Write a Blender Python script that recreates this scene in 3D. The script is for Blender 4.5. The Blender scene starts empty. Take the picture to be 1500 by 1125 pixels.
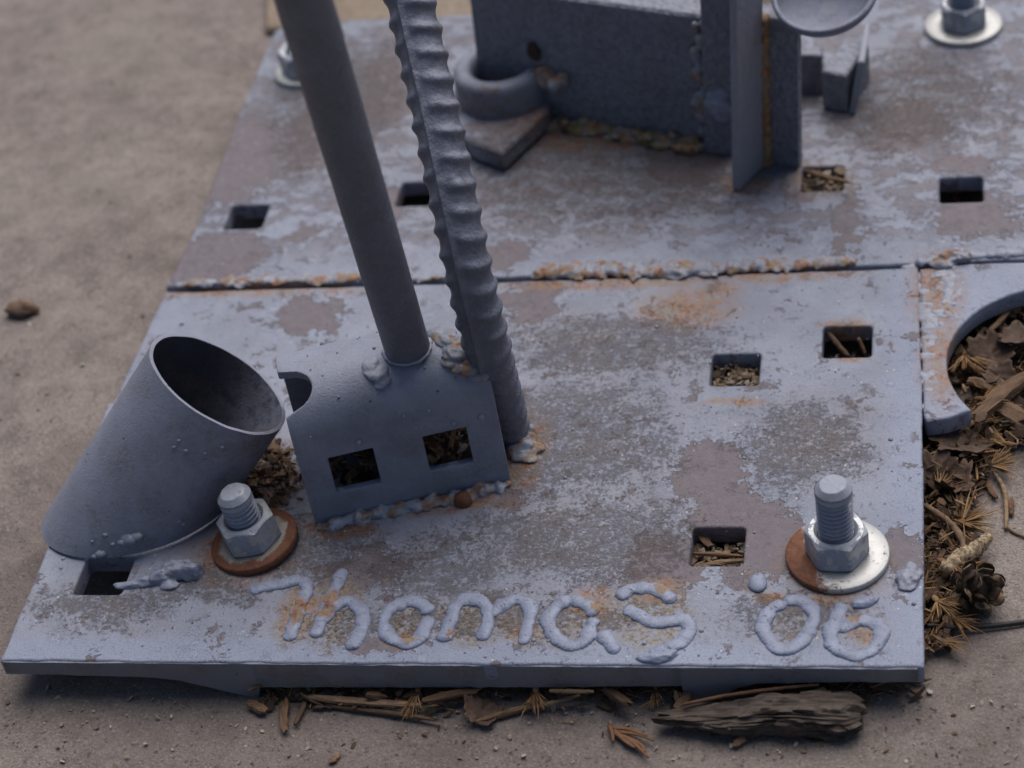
import bpy, math, random
from mathutils import Vector, noise, Matrix
random.seed(7)
sc = bpy.context.scene
col = sc.collection
R = math.radians
# ------------------------------------------------------------------ camera (1 unit = 1 m, builders work in mm)
S = 0.001
F = 3068.0                                  # focal length in photo pixels (1500 wide)
def _n(v): return Vector(v).normalized()
Zc = _n((-700, 3640, 3068))                 # the plate's normal, seen in camera axes
Yc = Vector((590, 2700, -3068)); Yc = (Yc - Zc*Yc.dot(Zc)).normalized()
Xc = Yc.cross(Zc).normalized()
def c2w(v): return Vector((v.dot(Xc), v.dot(Yc), v.dot(Zc)))
def ray(px, py): return c2w(Vector(((px-750)/F, -(py-562.5)/F, -1)))
_d = ray(1227, 815)
CAM = -_d*713.0
_r = ray(0, 967); _o = CAM + _r*(-CAM.z/_r.z)
CAM = CAM - Vector((_o.x, _o.y, 0))         # origin: front left corner of the plate, top face
def at(px, py, z=0.0):
    r = ray(px, py); return CAM + r*((z-CAM.z)/r.z)
def at_depth(px, py, d): return CAM + ray(px, py)*d
def on_plane(px, py, p, n):
    r = ray(px, py); return CAM + r*((p-CAM).dot(n)/r.dot(n))
FWD = c2w(Vector((0, 0, -1)))
def depth(p): return (p-CAM).dot(FWD)
def proj(p):
    v = p-CAM; x = v.dot(c2w(Vector((1,0,0)))); y = v.dot(c2w(Vector((0,1,0)))); z = v.dot(FWD)
    return (750+F*x/z, 562.5-F*y/z)
cd = bpy.data.cameras.new('camera'); cam = bpy.data.objects.new('camera', cd); col.objects.link(cam)
rx, ry, rz = c2w(Vector((1,0,0))), c2w(Vector((0,1,0))), c2w(Vector((0,0,1)))
cam.matrix_world = Matrix(((rx.x, ry.x, rz.x, CAM.x*S), (rx.y, ry.y, rz.y, CAM.y*S), (rx.z, ry.z, rz.z, CAM.z*S), (0,0,0,1)))
cd.sensor_width = 36; cd.lens = F/1500*36; cd.clip_start = 0.02; cd.clip_end = 60
cd.dof.use_dof = True; cd.dof.focus_distance = depth(at(760, 850))*S; cd.dof.aperture_fstop = 10
sc.camera = cam
# ------------------------------------------------------------------ light
SUN_EL, SUN_AZ = R(58), R(12)              # azimuth from +Y (away from the camera) towards +X
w = bpy.data.worlds.new("World"); sc.world = w; w.use_nodes = True
nt = w.node_tree; bg = nt.nodes['Background']
sky = nt.nodes.new('ShaderNodeTexSky'); sky.sky_type = 'NISHITA'; sky.sun_disc = False
sky.sun_elevation = SUN_EL; sky.sun_rotation = SUN_AZ; sky.dust_density = 2.0; sky.air_density = 1.0
nt.links.new(sky.outputs[0], bg.inputs[0]); bg.inputs[1].default_value = 0.056
ld = bpy.data.lights.new('sun', 'SUN'); lo = bpy.data.objects.new('sun', ld); col.objects.link(lo)
ld.energy = 3.0; ld.angle = R(64); ld.color = (1, 0.945, 0.885)
sd = Vector((math.sin(SUN_AZ)*math.cos(SUN_EL), math.cos(SUN_AZ)*math.cos(SUN_EL), math.sin(SUN_EL)))
lo.rotation_euler = sd.to_track_quat('Z', 'Y').to_euler()
sc.view_settings.view_transform = 'Standard'; sc.view_settings.look = 'None'
sc.view_settings.exposure = 0.3; sc.view_settings.gamma = 1
GZ = -18.0                                  # concrete below the plate's top face

# ------------------------------------------------------------------ helpers
ORG = {}
def tag(o, label=None, cat=None, group=None, kind=None):
    if label: o['label'] = label
    if cat: o['category'] = cat
    if group: o['group'] = group
    if kind: o['kind'] = kind
    return o
def thing(name, label, cat, loc, group=None):
    o = bpy.data.objects.new(name, None); col.objects.link(o)
    o.empty_display_size = 0.01
    o.location = loc*S; ORG[o.name] = loc.copy()
    return tag(o, label, cat, group)
def mk(name, V, Fc, mat, parent=None, loc=None, smooth=True, label=None):
    org = ORG[parent.name] if parent else (loc if loc else Vector((0,0,0)))
    me = bpy.data.meshes.new(name)
    me.from_pydata([((Vector(v)-org)*S)[:] for v in V], [], Fc)
    me.validate(); me.update()
    if smooth: me.polygons.foreach_set('use_smooth', [True]*len(me.polygons))
    o = bpy.data.objects.new(name, me); col.objects.link(o)
    if mat: me.materials.append(mat)
    if parent: o.parent = parent
    else: o.location = org*S
    ORG[o.name] = org.copy()
    if label: o['label'] = label
    return o
def sharp(o, deg=35):
    import bmesh
    bm = bmesh.new(); bm.from_mesh(o.data)
    for e in bm.edges:
        if len(e.link_faces) == 2 and e.calc_face_angle(0) > R(deg): e.smooth = False
    bm.to_mesh(o.data); bm.free()
def apply_mods(o):
    dg = bpy.context.evaluated_depsgraph_get()
    me = bpy.data.meshes.new_from_object(o.evaluated_get(dg)); o.modifiers.clear(); o.data = me
def catmull(P, step):
    out = []
    Q = [P[0]*2-P[1]] + list(P) + [P[-1]*2-P[-2]]
    for i in range(1, len(Q)-2):
        a, b, c, d = Q[i-1:i+3]
        n = max(1, int((c-b).length/step))
        for k in range(n):
            t = k/n
            out.append(0.5*((2*b)+(c-a)*t+(2*a-5*b+4*c-d)*t*t+(3*b-a-3*c+d)*t**3))
    out.append(P[-1].copy()); return out
def nz(v, s, seed=0): return noise.noise(Vector(v)*s+Vector((seed*17.3, seed*5.1, seed*3.7)))
def sweep(path, rad, segs=12, up=Vector((0,0,1)), flat=1.0, V=None, Fc=None, cap=True):
    """rad(i, s, theta) -> radius; path already resampled"""
    if V is None: V, Fc = [], []
    n = len(path); s = 0; base = len(V)
    for i, p in enumerate(path):
        t = (path[min(i+1, n-1)]-path[max(i-1, 0)]).normalized()
        if i: s += (p-path[i-1]).length
        side = t.cross(up); side = side.normalized() if side.length > 1e-4 else Vector((1,0,0))
        u = side.cross(t).normalized()
        for k in range(segs):
            th = 2*math.pi*k/segs; r = rad(i, s, th)
            V.append(p+side*(r*math.cos(th))+u*(r*flat*math.sin(th)))
    for i in range(n-1):
        for k in range(segs):
            a = base+i*segs+k; b = base+i*segs+(k+1) % segs
            Fc.append((a, b, b+segs, a+segs))
    if cap:
        Fc.append(tuple(base+k for k in range(segs))[::-1]); Fc.append(tuple(base+(n-1)*segs+k for k in range(segs)))
    return V, Fc
def bead(pts, r, seed=0, flat=0.72, ripple=0.07, pitch=1.7, rough=0.16, step=0.45, segs=14, V=None, Fc=None, rl=None, lump=0.35):
    path = catmull(pts, step)
    L = sum((path[i+1]-path[i]).length for i in range(len(path)-1))
    def rad(i, s, th):
        q = path[i]
        e = min(s, L-s); taper = math.sqrt(max(0.02, 1-(1-min(1, e/r))**2))
        rr = r*(rl(s/L) if rl else 1)
        ph = s+0.55*abs(math.cos(th))*r*0.6
        a = 1+ripple*math.sin(2*math.pi*ph/pitch+seed)+rough*nz(q, 0.35, seed)+rough*0.9*nz(q+Vector((math.cos(th), math.sin(th), 0))*r, lump, seed+3)
        a += rough*0.35*nz(q+Vector((math.cos(th), math.sin(th), 0))*r, 1.3, seed+5)
        return rr*a*taper
    return sweep(path, rad, segs, flat=flat, V=V, Fc=Fc)
def blob(c, rx, ry, rz_, seed=0, rough=0.2, V=None, Fc=None, nu=14, nv=9, rot=0, lump=0.35):
    if V is None: V, Fc = [], []
    b = len(V); cr, sr = math.cos(rot), math.sin(rot)
    for j in range(nv+1):
        ph = math.pi*j/nv
        for i in range(nu):
            th = 2*math.pi*i/nu
            d = Vector((math.sin(ph)*math.cos(th), math.sin(ph)*math.sin(th), math.cos(ph)))
            k = 1+rough*nz(d*max(rx, ry), lump, seed)+rough*0.5*nz(d*max(rx, ry), lump*3, seed+2)
            x, y = d.x*rx*k, d.y*ry*k
            V.append(c+Vector((x*cr-y*sr, x*sr+y*cr, d.z*rz_*k)))
    for j in range(nv):
        for i in range(nu):
            a = b+j*nu+i; a2 = b+j*nu+(i+1) % nu
            Fc.append((a, a+nu, a2+nu, a2))
    return V, Fc
def prism(poly, z0, z1, bev=0.0):
    """poly: list of Vector (plan), counter-clockwise"""
    n = len(poly); V = []; Fc = []
    lv = [(z0, bev), (z0+bev, 0), (z1-bev, 0), (z1, bev)] if bev else [(z0, 0), (z1, 0)]
    cx = sum((p for p in poly), Vector((0,0,0)))/n
    for z, b in lv:
        for i, p in enumerate(poly):
            if b:
                a, c = poly[i-1], poly[(i+1) % n]
                e1 = (p-a); e2 = (c-p); e1.z = e2.z = 0
                n1 = Vector((-e1.y, e1.x, 0)).normalized(); n2 = Vector((-e2.y, e2.x, 0)).normalized()
                m = (n1+n2); m = m/max(0.3, m.length**2/2)
                q = p+m*b
            else: q = p
            V.append(Vector((q.x, q.y, z)))
    for l in range(len(lv)-1):
        for i in range(n):
            a = l*n+i; b2 = l*n+(i+1) % n
            Fc.append((a, b2, b2+n, a+n))
    Fc.append(tuple(range(n))[::-1]); Fc.append(tuple((len(lv)-1)*n+i for i in range(n)))
    return V, Fc
def add(A, B):
    o = len(A[0]); A[0].extend(B[0]); A[1].extend(tuple(i+o for i in f) for f in B[1]); return A

def fuse(o, vox=0.5, it=3, amp=0.0):
    m = o.modifiers.new('fuse', 'REMESH'); m.mode = 'VOXEL'; m.voxel_size = vox*S; m.use_smooth_shade = True
    m = o.modifiers.new('melt', 'SMOOTH'); m.factor = 0.5; m.iterations = it
    apply_mods(o); o.data.polygons.foreach_set('use_smooth', [True]*len(o.data.polygons)); return o
# ------------------------------------------------------------------ materials
class NT:
    def __init__(s, name):
        s.m = bpy.data.materials.new(name); s.m.use_nodes = True; s.t = s.m.node_tree
        s.b = s.t.nodes['Principled BSDF']
    def put(s, sock, v):
        if v is None: return
        if hasattr(v, 'node'): s.t.links.new(v, sock)
        else:
            if isinstance(v, (tuple, list)) and len(v) == 3 and len(sock.default_value) == 4: v = (*v, 1)
            sock.default_value = v
    def n(s, ty, out=0, ins=None, **pr):
        d = s.t.nodes.new('ShaderNode'+ty)
        for k, v in pr.items(): setattr(d, k, v)
        for k, v in (ins or {}).items(): s.put(d.inputs[k], v)
        return d.outputs[out]
    def math(s, op, a, b=None, c=None, clamp=False):
        d = s.t.nodes.new('ShaderNodeMath'); d.operation = op; d.use_clamp = clamp
        s.put(d.inputs[0], a); s.put(d.inputs[1], b)
        if c is not None: s.put(d.inputs[2], c)
        return d.outputs[0]
    def vmath(s, op, a, b=None, c=None, out=0):
        d = s.t.nodes.new('ShaderNodeVectorMath'); d.operation = op
        s.put(d.inputs[0], a)
        if b is not None: s.put(d.inputs['Scale' if op == 'SCALE' else 1], b)
        if c is not None: s.put(d.inputs[2], c)
        return d.outputs[out]
    def noise(s, v, scale, detail=4, rough=0.55, dist=0.0, out=0):
        return s.n('TexNoise', out, {'Vector': v, 'Scale': scale, 'Detail': detail, 'Roughness': rough, 'Distortion': dist})
    def step(s, v, lo, hi):          # smooth 0..1
        return s.n('MapRange', 0, {'Value': v, 'From Min': lo, 'From Max': hi}, interpolation_type='SMOOTHSTEP')
    def mix(s, f, a, b, ty='MIX'):
        d = s.t.nodes.new('ShaderNodeMix'); d.data_type = 'RGBA'; d.blend_type = ty
        s.put(d.inputs[0], f); s.put(d.inputs[6], a); s.put(d.inputs[7], b); return d.outputs[2]
    def pos(s, obj=False):           # millimetres
        p = s.n('TexCoord', 3) if obj else s.n('NewGeometry', 0)
        return s.vmath('SCALE', p, 1000.0)
    def bump(s, h, strength=0.5, dist=0.3, nrm=None):
        d = s.t.nodes.new('ShaderNodeBump'); d.inputs['Strength'].default_value = strength; d.inputs['Distance'].default_value = dist*S
        s.put(d.inputs['Height'], h)
        if nrm is not None: s.put(d.inputs['Normal'], nrm)
        return d.outputs[0]
    def patches(s, v, E):            # smallest elliptical distance to a list of (point, rx, ry[, turn])
        best = None
        for e in E:
            c, a, b = e[0], e[1], e[2]
            q = s.vmath('MULTIPLY_ADD', v, (1/a, 1/b, 0), (-c.x/a, -c.y/b, 0))
            l = s.vmath('LENGTH', q, out=1)
            best = l if best is None else s.math('MINIMUM', best, l)
        return best
    def done(s, colr, rough=0.6, metal=0.0, nrm=None, spec=0.4):
        s.put(s.b.inputs['Base Color'], colr); s.put(s.b.inputs['Roughness'], rough); s.put(s.b.inputs['Metallic'], metal)
        s.b.inputs['Specular IOR Level'].default_value = spec
        if nrm is not None: s.put(s.b.inputs['Normal'], nrm)
        return s.m
PAINT = (0.24, 0.262, 0.348); PAINT_L = (0.36, 0.39, 0.50); PRIMER = (0.118, 0.096, 0.112); DIRT = (0.115, 0.088, 0.062)
RUST = (0.23, 0.085, 0.028); RUST_D = (0.10, 0.032, 0.015); TAN = (0.34, 0.24, 0.14)
def E(px, py, wx, wy):               # ellipse round a spot of the plate, sized there in mm
    c = at(px, py); a = (at(px+wx, py)-at(px-wx, py)).length/2; b = (at(px, py+wy)-at(px, py-wy)).length/2
    return (c, a, b)
def plate_material():
    t = NT('worn_blue_grey_paint'); p = t.pos()
    big = t.vmath('SCALE', t.vmath('SUBTRACT', t.noise(p, 0.055, 5, 0.62, out=1), (0.5,0.5,0.5)), 26.0)
    fine = t.vmath('SCALE', t.vmath('SUBTRACT', t.noise(p, 0.5, 4, 0.65, out=1), (0.5,0.5,0.5)), 4.5)
    q = t.vmath('ADD', t.vmath('ADD', p, big), fine)
    peel_E = [E(1035,690,58,42), E(1080,755,70,45), E(1135,800,52,45), E(965,832,62,48), E(1085,850,34,16), E(1325,812,38,30), E(345,235,70,70), E(315,380,75,38), E(455,462,55,26),
              E(440,345,24,14), E(780,440,46,30), E(548,945,70,16), E(530,838,60,34), E(1425,322,60,32), E(1405,242,45,16), E(745,735,24,16),
              E(585,120,60,70), E(1240,330,22,50), E(1330,185,60,40), E(470,200,60,50), E(560,300,40,30), E(740,375,34,20), E(1010,240,60,30),
              E(880,985,30,6), E(690,985,40,5)]
    d = t.patches(t.vmath('ADD', q, t.vmath('SCALE', t.vmath('SUBTRACT', t.noise(p, 0.13, 5, 0.65, out=1), (0.5,0.5,0.5)), 22.0)), peel_E)
    d = t.math('ADD', d, t.math('MULTIPLY', t.math('SUBTRACT', t.noise(p, 0.33, 6, 0.7), 0.5), 1.5))
    # free flaking away from the listed spots
    lo = t.noise(p, 0.045, 3, 0.5)
    n2 = t.noise(q, 0.16, 5, 0.6)
    free = t.math('MULTIPLY', t.step(n2, 0.585, 0.60), t.step(lo, 0.48, 0.56))
    backz = t.step(t.n('SeparateXYZ', 1, {0: p}), at(700,400).y, at(700,330).y)
    free2 = t.math('MULTIPLY', t.step(t.noise(t.vmath('MULTIPLY', q, (0.5, 1.2, 1)), 0.11, 5, 0.6), 0.5, 0.53), backz)
    peel = t.math('MAXIMUM', t.math('SUBTRACT', 1.0, t.step(d, 0.97, 1.0)), t.math('MAXIMUM', free, t.math('MULTIPLY', free2, 0.75)))
    # dirt speckle, thickest in the middle, washed away along the front and right edges
    dirt_E = [E(830,640,230,130), E(900,255,360,100), E(900,500,230,70), E(860,790,260,90), E(640,830,150,70), E(150,885,150,50), E(700,905,380,42),
              E(1180,650,150,90), E(1180,905,150,40), E(1330,150,220,100), E(500,150,140,130), E(450,800,140,70), E(400,700,60,60), E(300,860,120,40)]  # the ellipse between tube and bracket paints that nook's shadow along with dirt
    dd = t.patches(t.vmath('ADD', p, t.vmath('SCALE', big, 1.6)), dirt_E)
    dens = t.math('SUBTRACT', 1.0, t.step(dd, 0.35, 1.3))
    sx = t.n('SeparateXYZ', 0, {0: p}); sy = t.n('SeparateXYZ', 1, {0: p}); wob = t.math('MULTIPLY', t.math('SUBTRACT', t.noise(p, 0.12, 5, 0.65), 0.5), 22.0)
    yf = at(700, 945).y
    frontc = t.math('SUBTRACT', 1.0, t.step(t.math('ADD', sy, t.math('MULTIPLY', wob, 0.5)), yf-2, yf+5))
    rightc = t.math('MULTIPLY', t.step(t.math('ADD', sx, wob), at(1270,700).x, at(1330,700).x), t.math('SUBTRACT', 1.0, t.step(sy, at(700,430).y, at(700,390).y)))
    clean = t.math('MAXIMUM', frontc, rightc)
    dens = t.math('MULTIPLY', dens, t.math('SUBTRACT', 1.0, t.math('MULTIPLY', clean, 0.8)))
    spk = t.noise(p, 0.6, 7, 0.82); spk2 = t.noise(p, 0.17, 6, 0.68)
    thr = t.math('SUBTRACT', 0.685, t.math('MULTIPLY', dens, 0.19))
    dirt = t.step(t.math('SUBTRACT', t.math('ADD', t.math('MULTIPLY', spk, 0.68), t.math('MULTIPLY', spk2, 0.32)), thr), -0.05, 0.08)
    stain = t.math('MULTIPLY', t.step(t.math('ADD', t.math('MULTIPLY', t.noise(p, 0.03, 6, 0.68), 0.75), t.math('MULTIPLY', t.noise(p, 0.5, 4, 0.7), 0.25)), 0.30, 0.72), dens)
    stain = t.math('MULTIPLY', stain, t.math('SUBTRACT', 1.0, t.math('MULTIPLY', peel, 0.55)))
    # colours
    var = t.noise(p, 0.035, 4, 0.6)
    c = t.mix(t.step(var, 0.3, 0.75), (0.19, 0.208, 0.278), (0.255, 0.278, 0.358))
    c = t.mix(t.math('MULTIPLY', clean, 0.5), c, (0.228, 0.264, 0.378))
    ring = t.math('MULTIPLY', t.math('SUBTRACT', t.step(d, 0.98, 1.02), t.step(d, 1.1, 1.5)), t.step(t.noise(p, 0.4, 4, 0.6), 0.45, 0.50))
    flake = t.math('MAXIMUM', ring, t.math('MULTIPLY', t.step(t.noise(q, 0.12, 5, 0.62), 0.60, 0.612), 0.8))
    c = t.mix(t.math('MULTIPLY', flake, 0.28), c, PAINT_L)
    pr = t.mix(t.step(t.noise(p, 0.3, 5, 0.65), 0.35, 0.7), PRIMER, (0.148, 0.124, 0.14))
    c = t.mix(t.math('MULTIPLY', peel, 0.95), c, pr)
    c = t.mix(t.math('MULTIPLY', stain, 0.58), c, t.mix(t.step(t.noise(p, 0.09, 5, 0.65), 0.35, 0.65), (0.128, 0.097, 0.083), (0.25, 0.208, 0.19)))
    dcol = t.mix(t.step(t.noise(p, 0.45, 4, 0.7), 0.3, 0.7), (0.055, 0.042, 0.034), (0.19, 0.15, 0.122))
    c = t.mix(t.math('MULTIPLY', dirt, 0.66), c, dcol)
    grit = t.noise(p, 1.15, 4, 0.8)
    c = t.mix(t.math('MULTIPLY', t.step(grit, 0.5, 0.32), 0.42), c, (0.06, 0.05, 0.045))
    c = t.mix(t.math('MULTIPLY', t.step(grit, 0.56, 0.74), 0.22), c, PAINT_L)
    vo = t.n('TexVoronoi', 0, {'Vector': p, 'Scale': 0.42}); vr = t.n('SeparateXYZ', 0, {0: t.n('TexVoronoi', 1, {'Vector': p, 'Scale': 0.42})})
    pit = t.math('MULTIPLY', t.step(t.math('ADD', vo, t.math('MULTIPLY', t.math('SUBTRACT', t.noise(p, 1.3, 3, 0.6), 0.5), 0.5)), 0.22, 0.10), t.math('MULTIPLY', t.step(vr, 0.80, 0.84), t.step(t.noise(p, 0.05, 4, 0.6), 0.44, 0.56)))
    c = t.mix(t.math('MULTIPLY', pit, 0.85), c, (0.04, 0.03, 0.022))
    wht = t.math('MULTIPLY', t.step(vo, 0.17, 0.11), t.math('SUBTRACT', 1.0, t.step(vr, 0.07, 0.075)))
    c = t.mix(t.math('MULTIPLY', wht, 0.8), c, (0.6, 0.58, 0.56))
    lg = [E(437,898,30,50), E(490,900,40,55), E(598,912,48,38), E(690,910,55,38), E(762,912,30,38), E(840,915,52,40), E(955,905,62,50), E(1155,918,46,42), E(1255,920,48,46), E(1111,858,22,26)]
    ld_ = t.patches(t.vmath('ADD', p, t.vmath('SCALE', big, 0.35)), lg)
    lgm = t.math('MULTIPLY', t.math('SUBTRACT', 1.0, t.step(ld_, 0.7, 1.2)), t.step(t.noise(p, 0.3, 6, 0.75), 0.40, 0.56))
    lgm = t.math('MULTIPLY', lgm, t.math('SUBTRACT', 1.0, t.math('MULTIPLY', t.step(sx, at(1060,900).x, at(1110,900).x), 0.6)))
    c = t.mix(t.math('MULTIPLY', lgm, 0.9), c, t.mix(t.step(t.noise(p, 0.7, 5, 0.75), 0.35, 0.65), (0.07, 0.055, 0.042), (0.29, 0.24, 0.19)))
    # rust
    rust_E = [E(1010,448,90,40), E(765,650,50,50), E(770,690,34,30), E(440,895,34,50), E(490,870,28,34), E(1240,478,40,12), E(1245,525,34,10), E(1270,925,30,24), E(600,938,30,14),
              E(350,810,95,52), E(1225,835,88,58), E(1370,430,50,70), E(1380,520,36,90), E(870,880,44,28), E(970,862,40,22), E(640,738,130,22), E(1215,878,70,16), E(500,778,60,16),
              E(900,412,200,14), E(1150,402,130,12), E(380,425,190,12), E(1095,268,50,20), E(900,200,200,28), E(1200,265,60,30), E(770,930,34,18), E(1130,880,26,14), E(400,705,44,60), E(1075,590,60,8)]
    rd = t.patches(t.vmath('ADD', p, t.vmath('SCALE', big, 0.5)), rust_E)
    rs = t.math('MULTIPLY', t.math('SUBTRACT', 1.0, t.step(rd, 0.3, 1.2)), t.step(t.noise(p, 0.2, 6, 0.7), 0.28, 0.58))
    so = t.math('SUBTRACT', 1.0, t.step(t.patches(t.vmath('ADD', p, t.vmath('SCALE', big, 0.45)), [E(1005,450,85,40), E(1050,425,60,22), E(765,655,46,44), E(480,775,60,14), E(375,825,80,22)]), 0.15, 1.1))
    rs = t.math('MAXIMUM', rs, t.math('MULTIPLY', so, t.step(t.noise(p, 0.35, 6, 0.72), 0.18, 0.62)))
    rc = t.mix(t.step(t.noise(p, 0.5, 5, 0.7), 0.3, 0.7), (0.13, 0.052, 0.022), (0.36, 0.17, 0.065))
    rc = t.mix(t.step(t.noise(p, 0.13, 4), 0.42, 0.6), rc, (0.23, 0.165, 0.115))
    c = t.mix(t.math('MULTIPLY', rs, 0.86), c, rc)
    sep = t.n('SeparateXYZ', 2, {0: t.n('NewGeometry', 1)})
    h = t.math('ADD', t.math('MULTIPLY', peel, -0.7), t.math('MULTIPLY', flake, 0.35))
    h = t.math('ADD', h, t.math('MULTIPLY', dirt, 0.5))
    h = t.math('ADD', h, t.math('MULTIPLY', grit, 0.7))
    h = t.math('ADD', h, t.math('MULTIPLY', pit, -0.8))
    h = t.math('ADD', h, t.math('MULTIPLY', t.noise(p, 0.1, 4, 0.6), 1.6))
    nrm = t.bump(h, 0.9, 0.5)
    ro = t.mix(peel, (0.40,)*3, (0.58,)*3); ro = t.mix(dirt, ro, (0.8,)*3)
    return t.done(c, ro, 0.0, nrm, 0.45)
def paint_material(name, base=(0.15, 0.165, 0.225), hammered=0.0, rusty=0.15, worn=0.3, spec=0.45, grimy=0.6):
    t = NT(name); p = t.pos()
    v = t.noise(p, 0.06, 5, 0.6)
    b = Vector(base)
    c = t.mix(t.step(v, 0.3, 0.7), tuple(b*0.84), tuple(b*1.16))
    up = t.n('SeparateXYZ', 2, {0: t.n('NewGeometry', 1)})
    top_light = t.math('MULTIPLY', t.step(up, 0.15, 0.9), t.step(t.noise(p, 0.2, 5, 0.65), 0.25, 0.6))
    c = t.mix(t.math('MULTIPLY', top_light, 0.88), c, PAINT)            # light from above painted in: upward faces get a paler colour
    sc_ = t.noise(t.vmath('MULTIPLY', p, (1, 1, 0.5)), 0.9, 5, 0.75)
    c = t.mix(t.math('MULTIPLY', t.step(sc_, 0.54, 0.68), worn*0.8), c, tuple(b*2.0))
    dk = t.step(t.noise(p, 0.5, 6, 0.72), 0.58, 0.72)
    c = t.mix(t.math('MULTIPLY', dk, 0.55), c, (0.075, 0.062, 0.05))
    rz_ = t.math('MULTIPLY', t.step(t.noise(p, 0.11, 6, 0.7), 0.62-0.15*rusty, 0.75), rusty*2)
    c = t.mix(t.math('MINIMUM', rz_, 1.0), c, (0.15, 0.08, 0.04))
    pt = t.n('NewGeometry', 7)
    c = t.mix(t.math('MULTIPLY', t.step(pt, 0.515, 0.58), worn*1.6), c, (0.30, 0.31, 0.36))
    vo = t.n('TexVoronoi', 0, {'Vector': p, 'Scale': 0.35}); vr = t.n('SeparateXYZ', 0, {0: t.n('TexVoronoi', 1, {'Vector': p, 'Scale': 0.35})})
    pit = t.math('MULTIPLY', t.step(vo, 0.22, 0.10), t.step(vr, 0.955, 0.97))
    c = t.mix(t.math('MULTIPLY', pit, 0.8), c, (0.05, 0.04, 0.034))
    grime = t.math('MULTIPLY', t.step(t.noise(p, 0.05, 6, 0.7), 0.46, 0.68), t.step(t.noise(p, 0.7, 5, 0.75), 0.36, 0.56))
    c = t.mix(t.math('MULTIPLY', grime, grimy), c, (0.115, 0.09, 0.074))
    h = t.math('ADD', t.math('MULTIPLY', t.noise(p, 1.1, 5, 0.7), 0.9), t.math('MULTIPLY', pit, -0.8))
    h = t.math('ADD', h, t.math('MULTIPLY', t.noise(p, 0.22, 4, 0.6), 0.5))
    if hammered:
        ham = t.noise(t.vmath('MULTIPLY', p, (1, 1, 0.85)), 0.36, 3, 0.6)
        c = t.mix(t.math('MULTIPLY', t.step(ham, 0.56, 0.40), min(1, 0.22*hammered)), c, tuple(b*0.55)); c = t.mix(t.math('MULTIPLY', t.step(ham, 0.54, 0.68), min(1, 0.22*hammered)), c, tuple(b*1.6))  # shade of the dimples and light on the bumps mixed into the colour
        vo = t.noise(p, 0.42, 2, 0.5)
        h = t.math('ADD', h, t.math('MULTIPLY', vo, 3.0*hammered))
    return t.done(c, t.mix(t.noise(p, 0.3, 4), (0.42,)*3, (0.62,)*3), 0.0, t.bump(h, 0.8, 0.5), spec)
def weld_material(name, rust=0.3, base=PAINT, spots=None, moss=0.0):
    t = NT(name); p = t.pos()
    n1 = t.noise(p, 0.16, 6, 0.66); n2 = t.noise(p, 0.6, 5, 0.7)
    b = Vector(base)
    c = t.mix(t.step(t.noise(p, 0.3, 4), 0.3, 0.7), tuple(b*0.9), tuple(b*1.22))
    pits = t.step(n2, 0.6, 0.68)
    c = t.mix(t.math('MULTIPLY', pits, 0.75), c, (0.07, 0.055, 0.045))
    lim = 0.70-0.32*rust
    rm = t.step(t.math('ADD', t.math('MULTIPLY', n1, 0.75), t.math('MULTIPLY', n2, 0.25)), lim, lim+0.09)
    rc = t.mix(t.step(t.noise(p, 0.45, 5, 0.7), 0.35, 0.65), RUST_D, (0.36, 0.17, 0.065))
    rc = t.mix(t.step(t.noise(p, 0.24, 4, 0.6), 0.42, 0.56), rc, t.mix(t.noise(p, 0.6, 4), (0.12, 0.085, 0.055), TAN))
    if spots:
        sd_ = t.patches(t.vmath('ADD', p, t.vmath('SCALE', t.vmath('SUBTRACT', t.noise(p, 0.3, 4, 0.6, out=1), (0.5,)*3), 8.0)), spots)
        rm = t.math('MAXIMUM', rm, t.math('SUBTRACT', 1.0, t.step(sd_, 0.55, 1.05)))
    c = t.mix(t.math('MULTIPLY', rm, 0.88), c, rc)
    if moss:
        c = t.mix(t.math('MULTIPLY', t.step(t.noise(p, 0.13, 4, 0.6), 0.52, 0.62), moss), c, (0.13, 0.13, 0.045))
    h = t.math('ADD', t.math('MULTIPLY', t.noise(p, 0.8, 5, 0.6), 0.9), t.math('MULTIPLY', pits, -0.5))
    return t.done(c, t.mix(rm, (0.48,)*3, (0.85,)*3), 0.0, t.bump(h, 0.6, 0.4), 0.5)
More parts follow.
